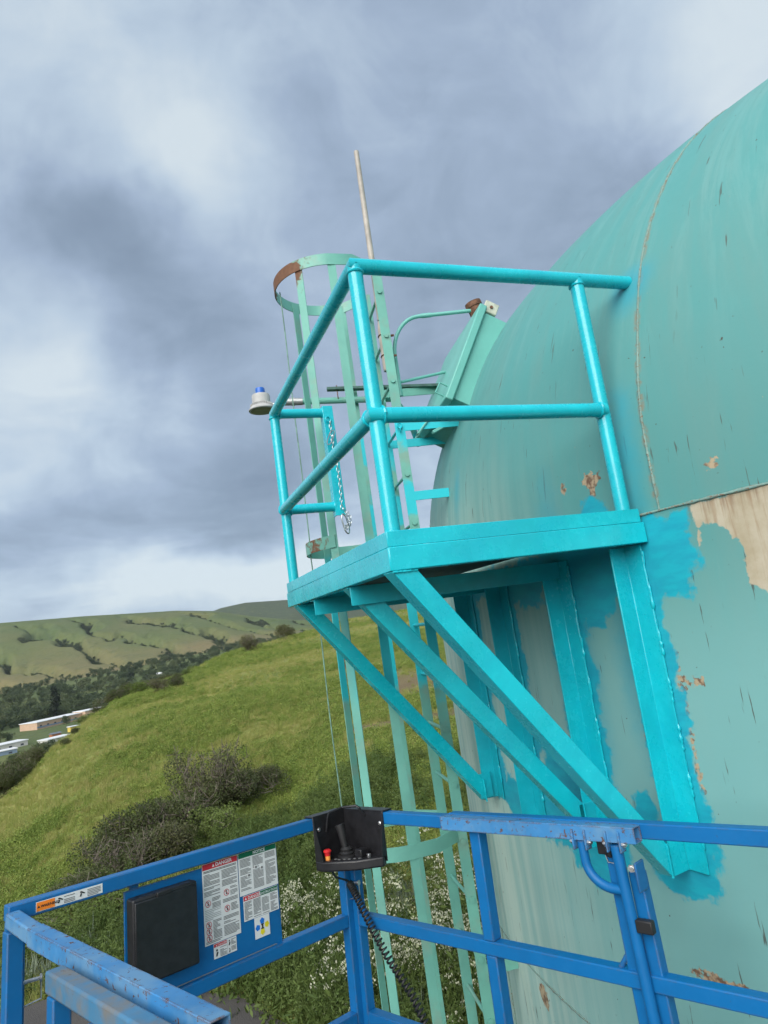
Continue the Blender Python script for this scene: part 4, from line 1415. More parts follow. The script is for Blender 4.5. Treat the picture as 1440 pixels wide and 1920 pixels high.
# DANGER sheet
S_ = Sheet(-0.552, -0.022, 0.117, 0.208)
S_.rect(0.001, 0.001, 0.116, 0.0165, 'red')
S_.text(0.043, 0.0130, 'DANGER', 0.0135, 'white', 2, 0.0003)
S_.tri(0.036, 0.0093, 0.0042, 'white')
S_.lines(0.004, 0.020, 0.112, 0.026, 0.003, 'ink')
S_.lines(0.004, 0.029, 0.055, 0.086, 0.0034); S_.lines(0.062, 0.029, 0.112, 0.073, 0.0034)
S_.lines(0.028, 0.092, 0.055, 0.116, 0.0034); S_.lines(0.088, 0.078, 0.112, 0.100, 0.0034)
S_.lines(0.004, 0.120, 0.055, 0.146, 0.0042, 'greyink', 1, 0.22); S_.lines(0.062, 0.106, 0.112, 0.116, 0.0034)
S_.lines(0.028, 0.150, 0.055, 0.197, 0.0034); S_.lines(0.088, 0.122, 0.112, 0.142, 0.0034); S_.lines(0.062, 0.150, 0.112, 0.200, 0.0034)
S_.lines(0.004, 0.199, 0.055, 0.204, 0.0034)
for (u, v) in ((0.0145, 0.104), (0.075, 0.090), (0.075, 0.132), (0.0145, 0.158), (0.0145, 0.1745), (0.0145, 0.191)):
    S_.banned(u, v, 0.0088)
S_.done('sticker', 'white danger sticker with red header and round prohibition symbols')
# NOTICE sheet
S_ = Sheet(-0.4325, -0.0215, 0.137, 0.116)
S_.rect(0.001, 0.001, 0.136, 0.0150, 'green')
S_.text(0.0515, 0.0122, 'NOTICE', 0.0120, 'white', 2, 0.0003)
for k in range(3):
    S_.lines(0.005 + k * 0.0445, 0.019, 0.042 + k * 0.0445, 0.108, 0.0033)
for (u, v) in ((0.034, 0.066), (0.060, 0.050), (0.081, 0.056)):
    S_.rect(u - 0.006, v - 0.006, u + 0.006, v + 0.006, 'white', 2)
    S_.disc(u, v, 0.004, 'greyink', 6, 3)
S_.done('sticker', 'white notice sticker with green header')
# DANGER / INSTRUCTIONS sheet
S_ = Sheet(-0.4225, -0.1395, 0.124, 0.067)
S_.rect(0.001, 0.001, 0.058, 0.0135, 'red')
S_.rect(0.0595, 0.001, 0.123, 0.0135, 'green')
S_.text(0.0155, 0.0115, 'DANGER', 0.0115, 'white', 2, 0.0002)
S_.tri(0.0085, 0.0076, 0.0037, 'white')
S_.text(0.0625, 0.0110, 'INSTRUCTIONS', 0.0086, 'white', 2, 0.0001)
for k in range(4):
    S_.lines(0.003 + k * 0.0305, 0.017, 0.028 + k * 0.0305, 0.062, 0.0032)
S_.rect(0.0586, 0.014, 0.0592, 0.065, 'greyink')
S_.done('sticker', 'white instructions sticker with red and green header')
# arrow decal: blue and yellow markers round a centre sign
S_ = Sheet(-0.3885, -0.2072, 0.053, 0.056)
def penta(u, v, r, a, mat):
    S_.poly([(u + r * math.cos(R(a + 72 * i)), v + r * math.sin(R(a + 72 * i))) for i in range(5)], mat, 1)
penta(0.0265, 0.0130, 0.0088, -90, 'bluink'); penta(0.0105, 0.0280, 0.0088, 180, 'bluink')
penta(0.0425, 0.0265, 0.0088, 0, 'yellow'); penta(0.0265, 0.0420, 0.0088, 90, 'yellow')
S_.rect(0.0215, 0.0205, 0.0315, 0.0235, 'ink', 2); S_.rect(0.0215, 0.0310, 0.0315, 0.0345, 'ink', 2); S_.rect(0.0240, 0.0235, 0.0290, 0.0310, 'ink', 2)
S_.done('sticker', 'small white sticker with blue and yellow direction markers')
# small DANGER sheet
S_ = Sheet(-0.526, -0.2315, 0.074, 0.038)
S_.rect(0.001, 0.001, 0.042, 0.009, 'red')
S_.text(0.0125, 0.0076, 'DANGER', 0.0072, 'white', 2)
S_.tri(0.0085, 0.0053, 0.0023, 'white')
S_.figure(0.0095, 0.024, 0.013); S_.figure(0.050, 0.011, 0.010); S_.figure(0.050, 0.030, 0.008)
S_.lines(0.020, 0.013, 0.041, 0.034, 0.003); S_.lines(0.056, 0.004, 0.071, 0.033, 0.003)
S_.rect(0.0432, 0.001, 0.0437, 0.037, 'greyink')
S_.done('sticker', 'smallest white danger sticker below the large one')
# blank sticker on the lower rail
S_ = Sheet(-0.322, -0.305, 0.026, 0.020, x=0.0195 if False else 0.0024)
S_.done('sticker', 'small torn blank white sticker')
# WARNING strip on the top rail
S_ = Sheet(-0.999, 0.0100, 0.158, 0.0215, x=0.0187)
S_.rect(0.0012, 0.0012, 0.0430, 0.0203, 'orange')
S_.text(0.0105, 0.0140, 'WARNING', 0.0088, 'ink', 2, 0.0002)
S_.tri(0.0060, 0.0108, 0.0030, 'ink')
for u in (0.052, 0.104):
    S_.figure(u, 0.010, 0.009)
    S_.poly([(u + 0.002, 0.004), (u + 0.010, 0.009), (u + 0.009, 0.011), (u + 0.001, 0.007)], 'ink', 2)
S_.lines(0.064, 0.004, 0.090, 0.018, 0.0034); S_.lines(0.120, 0.004, 0.153, 0.018, 0.0034)
S_.done('sticker', 'orange and white warning strip', bas)

# ------------------------------------------------------------------ control box
cb = thing('control_box', 'black lift control box with joystick and red stop button on the basket corner', 'control box', U(0.08, -0.07, -0.13))
plan = [(0.018, -0.150), (0.018, 0.0), (0.018, -0.018)]
b = MB()
base = [(0.0185, -0.158), (0.0185, -0.0185), (0.205, -0.0185), (0.2150, -0.040), (0.155, -0.108), (0.062, -0.158)]
b.prism([U(x, y, -0.137) for x, y in base][::-1], BZ * 0.030 * SB)
b.build('console', M['black'], cb, bevel=0.007, seg=3)
b = MB()   # back plates standing along both rails, folded over the tubes
b.obox(U(0.0205, -0.088, -0.050), BX * 0.002 * SB, BY * 0.069 * SB, BZ * 0.075 * SB)
b.obox(U(0.0, -0.088, 0.0215), BX * 0.0225 * SB, BY * 0.069 * SB, BZ * 0.0025 * SB)
b.obox(U(-0.0205, -0.088, 0.004), BX * 0.002 * SB, BY * 0.069 * SB, BZ * 0.016 * SB)
b.build('back_plate', M['black'], cb, bevel=0.004)
b = MB()
b.obox(U(0.1160, -0.0205, -0.050), BX * 0.096 * SB, BY * 0.002 * SB, BZ * 0.075 * SB)
b.obox(U(0.1160, 0.0, 0.0215), BX * 0.096 * SB, BY * 0.0225 * SB, BZ * 0.0025 * SB)
b.obox(U(0.1160, 0.0205, 0.004), BX * 0.096 * SB, BY * 0.002 * SB, BZ * 0.016 * SB)
b.build('back_plate', M['black'], cb, bevel=0.004)
b = MB()   # side cheeks
b.prism([U(0.0225, -0.1570, 0.016), U(0.0225, -0.1570, -0.108), U(0.060, -0.1570, -0.108)], BY * 0.003 * SB)
b.prism([U(0.2120, -0.0225, 0.016), U(0.2120, -0.0225, -0.108), U(0.2120, -0.042, -0.108)], -BX * 0.003 * SB)
b.build('side_cheek', M['black'], cb)
for (p, ax) in ((U(0.0228, -0.136, -0.018), BX), (U(0.196, -0.0228, -0.014), -BY)):
    b = MB()
    b.lathe([(0.0065 * SB, 0), (0.0065 * SB, 0.002 * SB), (0.004 * SB, 0.004 * SB)], p, ax, n=14)
    b.build('screw', M['steel'], cb)
b = MB()
b.tube([U(0.026, -0.108, -0.030), U(0.040, -0.108, 0.016), U(0.046, -0.106, 0.028), U(0.060, -0.060, 0.036), U(0.115, -0.045, 0.040), U(0.124, -0.042, 0.034), U(0.128, -0.026, 0.006)], 0.0042 * SB, n=10)
b.build('carry_bar', M['black'], cb)
js = U(0.085, -0.078, -0.107)
b = MB()
b.lathe([(0.030 * SB, 0), (0.030 * SB, 0.004 * SB), (0.023 * SB, 0.007 * SB), (0.025 * SB, 0.012 * SB), (0.019 * SB, 0.017 * SB), (0.021 * SB, 0.023 * SB), (0.014 * SB, 0.030 * SB)], js, BZ, n=20)
b.build('joystick_boot', M['rubber'], cb)
b = MB()
jd = (BZ - BY * 0.10 - BX * 0.12).normalized()
b.tube([js + jd * 0.02 * SB, js + jd * 0.05 * SB, js + jd * 0.08 * SB, js + jd * 0.098 * SB - BX * 0.003], 0.013 * SB, n=14, rfun=lambda f: (0.010 + 0.006 * f) * SB)
b.build('joystick', M['rubber'], cb)
b = MB()
b.obox(U(0.135, -0.060, -0.096), BX * 0.016 * SB, BY * 0.016 * SB, BZ * 0.012 * SB)
b.build('guard', M['black'], cb, bevel=0.004)
es = U(0.052, -0.132, -0.107)
b = MB()
b.lathe([(0.0085 * SB, 0), (0.0085 * SB, 0.012 * SB)], es, BZ, n=16)
eb = b.build('stop_collar', M['amber'], cb)
b = MB()
b.lathe([(0.009 * SB, 0.012 * SB), (0.010 * SB, 0.020 * SB), (0.013 * SB, 0.024 * SB), (0.013 * SB, 0.028 * SB), (0.009 * SB, 0.031 * SB)], es, BZ, n=18)
b.build('stop_button', plain('red_plastic', (0.62, 0.025, 0.03), 0.35), eb)
b = MB()
for (x, y) in ((0.075, -0.118), (0.092, -0.118), (0.108, -0.110), (0.122, -0.102), (0.136, -0.092), (0.150, -0.082)):
    b.obox(U(x, y, -0.1065), BX * 0.005 * SB, BY * 0.003 * SB, BZ * 0.0008 * SB)
b.build('legend', M['greyink'], cb, smooth=False)
b = MB()
b.obox(U(0.172, -0.062, -0.102), BX * 0.005 * SB, BY * 0.005 * SB, BZ * 0.006 * SB)
b.build('toggle', M['steel'], cb, bevel=0.002)
# curly cord
b = MB()
st = [U(0.062, -0.130, -0.138), U(0.050, -0.105, -0.165), U(0.042, -0.050, -0.190)]
path = [U(0.042, -0.045, -0.195), U(0.060, -0.035, -0.235), U(0.120, -0.040, -0.310), U(0.200, -0.050, -0.390), U(0.290, -0.055, -0.470), U(0.355, -0.060, -0.560), U(0.42, -0.06, -0.64)]
P_ = [V(p) for p in path]
def catmull(P, n):
    out = []
    for i in range(len(P) - 1):
        p0, p1, p2, p3 = P[max(i - 1, 0)], P[i], P[i + 1], P[min(i + 2, len(P) - 1)]
        for k in range(n):
            t = k / n
            out.append(0.5 * ((2 * p1) + (p2 - p0) * t + (2 * p0 - 5 * p1 + 4 * p2 - p3) * t * t + (3 * p1 - p0 - 3 * p2 + p3) * t ** 3))
    out.append(P[-1])
    return out
axis = catmull(P_, 120)
coil = []
for k, p in enumerate(axis):
    a = k * 0.42
    rr = 0.0105 * min(1, k / 25)
    coil.append(p + (BY * math.cos(a) + BX * math.sin(a) * 0.6 + BZ * math.sin(a) * 0.6) * rr * SB)
b.tube(st + coil, 0.0033 * SB, n=6)
tag(b.build('curly_cord', M['rubber'], None), 'black coiled cord hanging from the control box down the basket', 'cord')
# ------------------------------------------------------------------ plants
def leaf_mat(name, c1, c2, c3=None, rough=0.6, trans=0.25):
    m, t, b, P, geo = new_mat(name)
    oi = t.n('ShaderNodeObjectInfo')
    c = t.ramp(oi.outputs['Random'], [(0.0, c1), (0.5, c2), (1.0, c3 or c1)])
    t.l(c, b.inputs['Base Color'])
    b.inputs['Roughness'].default_value = rough
    b.inputs['Specular IOR Level'].default_value = 0.25
    if trans:
        tr = t.n('ShaderNodeBsdfTranslucent')
        t.l(c, tr.inputs[0])
        ms = t.n('ShaderNodeMixShader')
        ms.inputs[0].default_value = trans
        t.l(b.outputs[0], ms.inputs[1])
        t.l(tr.outputs[0], ms.inputs[2])
        out = [q for q in t.t.nodes if q.type == 'OUTPUT_MATERIAL'][0]
        t.l(ms.outputs[0], out.inputs[0])
    return m
M['grass'] = leaf_mat('dry_meadow_grass', (0.345, 0.345, 0.105), (0.25, 0.305, 0.07), (0.41, 0.365, 0.14))
M['forb'] = leaf_mat('leafy_forb', (0.14, 0.205, 0.04), (0.20, 0.275, 0.055), (0.27, 0.32, 0.075))
M['weed'] = leaf_mat('dark_weed_leaf', (0.075, 0.125, 0.03), (0.12, 0.17, 0.045), (0.08, 0.115, 0.03))
M['sage'] = leaf_mat('grey_woolly_leaf', (0.20, 0.25, 0.17), (0.26, 0.31, 0.22), (0.17, 0.215, 0.145))
M['flower'] = leaf_mat('white_flower', (0.50, 0.51, 0.36), (0.60, 0.60, 0.46), (0.42, 0.45, 0.27))
M['shrubleaf'] = leaf_mat('shrub_leaf', (0.072, 0.088, 0.033), (0.085, 0.105, 0.038), (0.115, 0.12, 0.052))
M['shrubgreen'] = leaf_mat('bright_shrub_leaf', (0.125, 0.175, 0.04), (0.155, 0.205, 0.055), (0.10, 0.15, 0.035))
M['twig'] = plain('grey_twig', (0.14, 0.118, 0.092), 0.8, var=0.35, scale=9, bmp=0)
M['bark'] = plain('dark_bark', (0.07, 0.055, 0.04), 0.9, var=0.3, scale=2, bmp=0)
M['treeleaf'] = leaf_mat('valley_tree_leaf', (0.045, 0.070, 0.032), (0.075, 0.105, 0.045), (0.115, 0.14, 0.062))
M['poplarleaf'] = leaf_mat('dark_poplar_leaf', (0.016, 0.028, 0.014), (0.022, 0.035, 0.017), (0.02, 0.03, 0.015))

nr = np.random.RandomState(5)
def quads(cent, size, nrm_jit=1.0, aspect=0.5, up=0.0):
    """leaf quads with random orientation -> verts, faces"""
    n = len(cent)
    d = nr.normal(size=(n, 3))
    d[:, 2] += up
    d /= np.linalg.norm(d, axis=1)[:, None]
    e = np.cross(d, nr.normal(size=(n, 3)))
    e /= np.linalg.norm(e, axis=1)[:, None] + 1e-9
    sz = np.asarray(size)[:, None] if np.ndim(size) else size
    a, w = d * sz, e * sz * aspect
    v = np.stack([cent - a, cent + w, cent + a, cent - w], 1).reshape(-1, 3)
    f = np.arange(4 * n).reshape(-1, 4)
    return v, f
def raw_mesh(name, parts):
    """parts: [(verts, faces, material)]"""
    vs, fs, mi, mats = [], [], [], []
    o = 0
    for v, f, m in parts:
        v = np.asarray(v)
        vs.append(v)
        fs += [tuple(int(i) + o for i in q) for q in f]
        if m not in mats:
            mats.append(m)
        mi += [mats.index(m)] * len(f)
        o += len(v)
    me = bpy.data.meshes.new(name)
    me.from_pydata(np.concatenate(vs).tolist(), [], fs)
    for m in mats:
        me.materials.append(m)
    me.polygons.foreach_set('material_index', mi)
    me.update()
    return me
def blades(n, h, spread, w, lean=0.5, base=0.05, seg=2):
    vs, fs = [], []
    for k in range(n):
        a = nr.uniform(0, 2 * math.pi)
        b0 = np.array([nr.normal() * base, nr.normal() * base, 0])
        hh = h * nr.uniform(0.55, 1.1)
        dr = np.array([math.cos(a), math.sin(a), 0])
        sd = np.array([-dr[1], dr[0], 0]) * w
        ln = spread * nr.uniform(0.3, 1.0)
        o = len(vs)
        for s in range(seg + 1):
            f = s / seg
            p = b0 + dr * ln * f ** 1.8 + np.array([0, 0, hh * (f - 0.18 * f * f)])
            ww = (1 - f) ** 0.7 + 0.05
            vs += [p - sd * ww, p + sd * ww]
        for s in range(seg):
            fs.append((o + 2 * s, o + 2 * s + 1, o + 2 * s + 3, o + 2 * s + 2))
    return np.array(vs), fs
def stems(lines, w):
    vs, fs = [], []
    for a, c in lines:
        a, c = np.array(a, float), np.array(c, float)
        d = c - a
        s = np.cross(d, [0.3, 0.7, 0.2])
        s = s / (np.linalg.norm(s) + 1e-9) * w
        q = np.cross(d, s)
        q = q / (np.linalg.norm(q) + 1e-9) * w
        o = len(vs)
        for r_ in (s, -s * 0.5 + q * 0.86, -s * 0.5 - q * 0.86):
            vs += [a + r_, c + r_ * 0.6]
        for i in range(3):
            j = (i + 1) % 3
            fs.append((o + 2 * i, o + 2 * j, o + 2 * j + 1, o + 2 * i + 1))
    return np.array(vs), fs

def proto(kindname, meshes):
    c = bpy.data.collections.new(kindname + '_kinds')
    for me in meshes:
        o = bpy.data.objects.new(me.name, me)
        c.objects.link(o)
    return c
def scatter(name, protos, pts, scl, idx, label=None, cat=None, tilt=0.15):
    n = len(pts)
    me = bpy.data.meshes.new(name)
    me.vertices.add(n)
    me.vertices.foreach_set('co', np.asarray(pts, np.float32).ravel())
    rot = np.stack([nr.normal(size=n) * tilt, nr.normal(size=n) * tilt, nr.uniform(0, 6.283, n)], -1)
    a = me.attributes.new('rot', 'FLOAT_VECTOR', 'POINT'); a.data.foreach_set('vector', rot.astype(np.float32).ravel())
    s3 = np.asarray(scl, np.float32)
    if s3.ndim == 1:
        s3 = np.stack([s3, s3, s3 * nr.uniform(0.8, 1.2, n).astype(np.float32)], -1)
    a = me.attributes.new('scl', 'FLOAT_VECTOR', 'POINT'); a.data.foreach_set('vector', s3.ravel())
    a = me.attributes.new('idx', 'INT', 'POINT'); a.data.foreach_set('value', np.asarray(idx, np.int32))
    o = bpy.data.objects.new(name, me)
    col.objects.link(o)
    ng = bpy.data.node_groups.new(name, 'GeometryNodeTree')
    ng.interface.new_socket('Geometry', in_out='INPUT', socket_type='NodeSocketGeometry')
    ng.interface.new_socket('Geometry', in_out='OUTPUT', socket_type='NodeSocketGeometry')
    gi, go = ng.nodes.new('NodeGroupInput'), ng.nodes.new('NodeGroupOutput')
    ip = ng.nodes.new('GeometryNodeInstanceOnPoints')
    ci = ng.nodes.new('GeometryNodeCollectionInfo')
    ci.inputs['Collection'].default_value = protos
    ci.inputs['Separate Children'].default_value = True
    ci.inputs['Reset Children'].default_value = True
    def attr(nm, ty):
        q = ng.nodes.new('GeometryNodeInputNamedAttribute')
        q.data_type = ty
        q.inputs['Name'].default_value = nm
        return q.outputs['Attribute']
    L = ng.links.new
    L(gi.outputs[0], ip.inputs['Points'])
    L(ci.outputs[0], ip.inputs['Instance'])
    ip.inputs['Pick Instance'].default_value = True
    L(attr('idx', 'INT'), ip.inputs['Instance Index'])
    L(attr('rot', 'FLOAT_VECTOR'), ip.inputs['Rotation'])
    L(attr('scl', 'FLOAT_VECTOR'), ip.inputs['Scale'])
    L(ip.outputs[0], go.inputs[0])
    md = o.modifiers.new('scatter', 'NODES')
    md.node_group = ng
    kind(o, 'stuff')
    if label:
        o['label'] = label
        o['category'] = cat
    return o
def polar(n, d0, d1, p0=-17, p1=33):
    ph = np.radians(nr.uniform(p0, p1, n))
    D = np.exp(nr.uniform(math.log(d0), math.log(d1), n))
    return CAM.x + D * np.sin(ph), CAM.y + D * np.cos(ph), D, np.degrees(ph)
def on_ground(x, y):
    return np.stack([x, y, terr(x, y)], -1)
def off_hard(x, y, gap=0.05):
    return (pad_inside(x, y) < -gap) & (np.hypot(x - TX, y - TY) > TR + 0.15)
def crest_frac(x, y):
    D = np.hypot(x - CAM.x, y - CAM.y)
    ph = np.degrees(np.arctan2(x - CAM.x, y - CAM.y))
    return D / keyed(D_KEYS, ph)

# grass everywhere
gr = []
for k in range(3):
    v, f = blades(26, 0.42, 0.24, 0.007, base=0.10)
    v2, f2 = blades(10, 0.62, 0.10, 0.004, base=0.08)
    gr.append(raw_mesh('grass_tuft', [(v, f, M['grass']), (v2, f2, M['grass'])]))
x, y, D, ph = polar(80000, 9, 175)
dryp = fbm(x / 16, y / 16, 42, 4)
ok = off_hard(x, y, 0.12) & (crest_frac(x, y) < 1.08) & (soil_mask(x, y) < nr.uniform(0.2, 0.9, len(x)))
x, y, D = x[ok], y[ok], D[ok]
scatter('meadow_grass', proto('grass', gr), on_ground(x, y), (0.62 + 0.003 * np.minimum(D, 70)) * nr.uniform(0.5, 1.25, len(x)), nr.randint(0, 3, len(x)), 'yellow green meadow grass covering the hillside', 'grass')

# leafy forbs in patches
fb = []
for k in range(3):
    n = 170
    c = nr.normal(size=(n, 3)) * np.array([0.22, 0.22, 0.09])
    c[:, 2] = np.abs(c[:, 2]) * 1.3 + 0.16 * np.exp(-(c[:, 0] ** 2 + c[:, 1] ** 2) / 0.05)
    v, f = quads(c, nr.uniform(0.028, 0.062, n), aspect=0.42, up=0.6)
    fb.append(raw_mesh('forb_clump', [(v, f, M['forb'])]))
x, y, D, ph = polar(80000, 10, 175)
patch = fbm(x / 13 + 3, y / 13, 61, 4) + 0.25 * (fbm(x / 3, y / 3, 90, 2) - 0.5) + 0.10 * sstep(D, 40, 17) - 0.05 * sstep(ph, 2, -6)
ok = off_hard(x, y, 0.2) & (crest_frac(x, y) < 1.06) & (patch > nr.uniform(0.43, 0.59, len(x))) & (soil_mask(x, y) < 0.35)
x, y, D = x[ok], y[ok], D[ok]
scatter('leafy_forbs', proto('forbs', fb), on_ground(x, y), (0.55 + 0.005 * np.minimum(D, 80)) * nr.uniform(0.4, 1.35, len(x)), nr.randint(0, 3, len(x)), 'bright green leafy plants in patches across the hillside', 'plants')

# tall dark weeds and white umbels behind the paving
wd, um, sg = [], [], []
for k in range(3):
    n = 220
    hts = nr.uniform(0.05, 0.85, n)
    rad = nr.normal(size=(n, 2)) * (0.24 * (1.05 - hts))[:, None]
    c = np.stack([rad[:, 0], rad[:, 1], hts], -1)
    v, f = quads(c, nr.uniform(0.03, 0.085, n) * (1.3 - hts), aspect=0.35, up=0.2)
    ln = [((nr.normal() * .06, nr.normal() * .06, 0), (nr.normal() * .2, nr.normal() * .2, nr.uniform(.5, .95))) for _ in range(8)]
    v2, f2 = stems(ln, 0.006)
    wd.append(raw_mesh('weed', [(v, f, M['weed']), (v2, f2, M['weed'])]))
    vs, fs, lns = [], [], []
    cs = []
    for s in range(5):
        top = np.array([nr.normal() * .22, nr.normal() * .22, nr.uniform(.65, 1.15)])
        lns.append(((nr.normal() * .05, nr.normal() * .05, 0), top))
        for u in range(5):
            hd = top + np.array([nr.normal() * .07, nr.normal() * .07, nr.uniform(-.09, .03)])
            lns.append((top - np.array([0, 0, .12]), hd))
            cs.append(hd + nr.normal(size=(5, 3)) * np.array([.026, .026, .008]))
    v, f = quads(np.concatenate(cs), 0.014, aspect=0.9, up=3.0)
    v2, f2 = stems(lns, 0.0035)
    n = 120
    hts = nr.uniform(0.05, 0.7, n)
    c = np.stack([nr.normal(size=n) * .2, nr.normal(size=n) * .2, hts], -1)
    v3, f3 = quads(c, nr.uniform(.03, .08, n), aspect=0.3, up=0.2)
    um.append(raw_mesh('white_umbel', [(v, f, M['flower']), (v2, f2, M['weed']), (v3, f3, M['weed'])]))
    v, f = blades(34, 0.55, 0.34, 0.030, base=0.04, seg=3)
    v2, f2 = blades(10, 0.95, 0.10, 0.022, base=0.03, seg=3)
    sg.append(raw_mesh('woolly_weed', [(v, f, M['sage']), (v2, f2, M['sage'])]))
x, y, D, ph = polar(9000, 9.2, 26, -16, 34)
pat = fbm(x / 4.0, y / 4.0, 15, 3)
ok = off_hard(x, y, 0.15) & (pat > nr.uniform(0.30, 0.55, len(x)))
x, y, D = x[ok], y[ok], D[ok]
scatter('tall_weeds', proto('weeds', wd), on_ground(x, y), nr.uniform(0.5, 1.05, len(x)), nr.randint(0, 3, len(x)), 'dark green tall weeds along the edge of the paving', 'weeds')
x, y, D, ph = polar(620, 9.2, 16, 3, 33)
pat = fbm(x / 3.2 + 9, y / 3.2, 25, 3) + 0.10 * sstep(ph, 4, 12)
ok = off_hard(x, y, 0.25) & (nr.uniform(size=len(x)) < 0.10 + 0.55 * sstep(pat, 0.52, 0.74))
x, y, D = x[ok], y[ok], D[ok]
scatter('white_flower_weeds', proto('umbels', um), on_ground(x, y), nr.uniform(0.6, 1.1, len(x)) * 1.25, nr.randint(0, 3, len(x)), 'tall weeds with small white flower heads behind the basket', 'flowers')
x, y, D, ph = polar(2200, 9.2, 40, -16, 34)
pat = fbm(x / 2.6 + 4, y / 2.6, 35, 3)
ok = off_hard(x, y, 0.10) & (pat > 0.54) & (D < 19)
x, y, D = x[ok], y[ok], D[ok]
scatter('woolly_weeds', proto('woolly', sg), on_ground(x, y), nr.uniform(0.5, 1.0, len(x)), nr.randint(0, 3, len(x)), 'grey green woolly leaved weeds among the grass', 'weeds')

# ------------------------------------------------------------------ shrubs: each one a thing
def shrub_meshes(n_leaf, n_twig, lm_, leaf=0.05, hgt=1.0):
    lobes = [(nr.normal() * 0.33, nr.normal() * 0.33, nr.uniform(0.35, 0.75), nr.uniform(0.22, 0.38)) for _ in range(13)]
    cs = []
    for (a, b_, c, r_) in lobes:
        k = n_leaf // len(lobes)
        d = nr.normal(size=(k, 3))
        d /= np.linalg.norm(d, axis=1)[:, None]
        cs.append(np.array([a, b_, c]) + d * (r_ * nr.uniform(0.35, 1.08, k) ** 0.5)[:, None])
    c = np.concatenate(cs)
    c = c[c[:, 2] > 0.02]
    v, f = quads(c, nr.uniform(0.6, 1.2, len(c)) * leaf, aspect=0.5, up=0.2)
    crown = raw_mesh('crown', [(v * np.array([1, 1, hgt]), f, lm_)])
    ln = []
    for (a, b_, cc, r_) in lobes:
        base = np.array([nr.normal() * .08, nr.normal() * .08, 0])
        tip = np.array([a, b_, cc])
        mid_ = base + (tip - base) * 0.55 + np.array([0, 0, 0.06])
        ln += [(base, mid_), (mid_, tip)]
        for _ in range(n_twig):
            d = nr.normal(size=3)
            d /= np.linalg.norm(d)
            d[2] = abs(d[2])
            s = mid_ + (tip - mid_) * nr.uniform(0, 1)
            e = s + d * r_ * nr.uniform(0.7, 1.35)
            ln.append((s, e))
            for _ in range(2):
                q = s + (e - s) * nr.uniform(.4, .9)
                ln.append((q, q + nr.normal(size=3) * r_ * 0.28 + np.array([0, 0, .04])))
    v, f = stems(ln, 0.007)
    stem = raw_mesh('stem', [(v * np.array([1, 1, hgt]), f, M['twig'])])
    return crown, stem
def two(name, meshes, loc, scale, label, cat, rz=0.0, group=None, names=('crown', 'stem')):
    r = thing(name, label, cat, loc, group)
    for nm, me in zip(names, meshes):
        o = bpy.data.objects.new(nm, me)
        col.objects.link(o)
        o.parent = r
        o.scale = scale if not isinstance(scale, (int, float)) else (scale,) * 3
        o.rotation_euler = (0, 0, rz)
    return r
SH_G = [shrub_meshes(6000, 9, M['shrubleaf'], 0.027) for _ in range(2)]
SH_T = [shrub_meshes(6200, 15, M['shrubleaf'], 0.024) for _ in range(2)]
SH_B = [shrub_meshes(6000, 5, M['shrubgreen'], 0.028) for _ in range(2)]
def at_px(px, py, D):
    d = _fw + _rt * ((px - 720) / FPX) - _up * ((py - 960) / FPX)
    k = D / math.hypot(d.x, d.y)
    x, y = CAM.x + d.x * k, CAM.y + d.y * k
    return V((x, y, terr1(x, y) - 0.05))
THICK = [(390, 29.0, 2.1, 2.7, SH_T[0], 'tallest grey twiggy shrub at the top of the thicket'),
         (455, 28.5, 1.9, 1.9, SH_T[1], 'pinkish grey bare shrub at the right end of the thicket'),
         (330, 27.0, 2.3, 2.2, SH_T[1], 'broad grey brown shrub in the middle of the thicket'),
         (262, 26.5, 2.2, 2.1, SH_G[0], 'dark olive shrub at the left of the thicket top'),
         (405, 25.5, 1.5, 1.5, SH_B[0], 'bright green shrub in front of the bare thicket'),
         (215, 24.0, 1.9, 1.6, SH_T[0], 'low grey green shrub left of the dark olive one'),
         (310, 24.0, 1.9, 1.6, SH_G[1], 'rounded dark green shrub low in the thicket'),
         (140, 22.5, 1.7, 1.3, SH_G[0], 'dark low shrub above the warning strip'),
         (60, 21.0, 1.5, 1.0, SH_B[1], 'green leafy shrub behind the near basket post'),
         (200, 20.0, 1.6, 1.05, SH_B[0], 'yellow green shrub just above the document box'),
         (100, 19.5, 1.6, 0.95, SH_B[1], 'yellow green shrub below the warning strip'),
         (510, 30.0, 1.5, 1.1, SH_G[1], 'small dark shrub at the thicket edge near the ladder')]
for k, (px, D, w_, hh, ms, lab) in enumerate(THICK):
    p = at_px(px, 1560, D)
    two('shrub', ms, p, (w_ * 0.95, w_ * 0.95, hh * 1.0), lab, 'shrub', rz=k * 1.3, group='thicket in the gully')
RIDGE = [(537, 1213, 112, 2.2, SH_G[0], 'round dark bush highest on the ridge'), (470, 1246, 100, 2.0, SH_T[0], 'grey green bush on the ridge, left of the highest one'),
         (335, 1312, 72, 1.25, SH_G[1], 'upright dark bush standing alone on the slope'), (305, 1335, 70, 1.3, SH_T[1], 'faint grey bush below the lone upright bush')]
for k, (px, py, D, s_, ms, lab) in enumerate(RIDGE):
    p = at_px(px, py, D)
    p.z = terr1(p.x, p.y) - 0.05
    two('bush', ms, p, (s_ * 1.1, s_ * 1.1, s_ * 1.25), lab, 'bush', rz=k * 2.1)
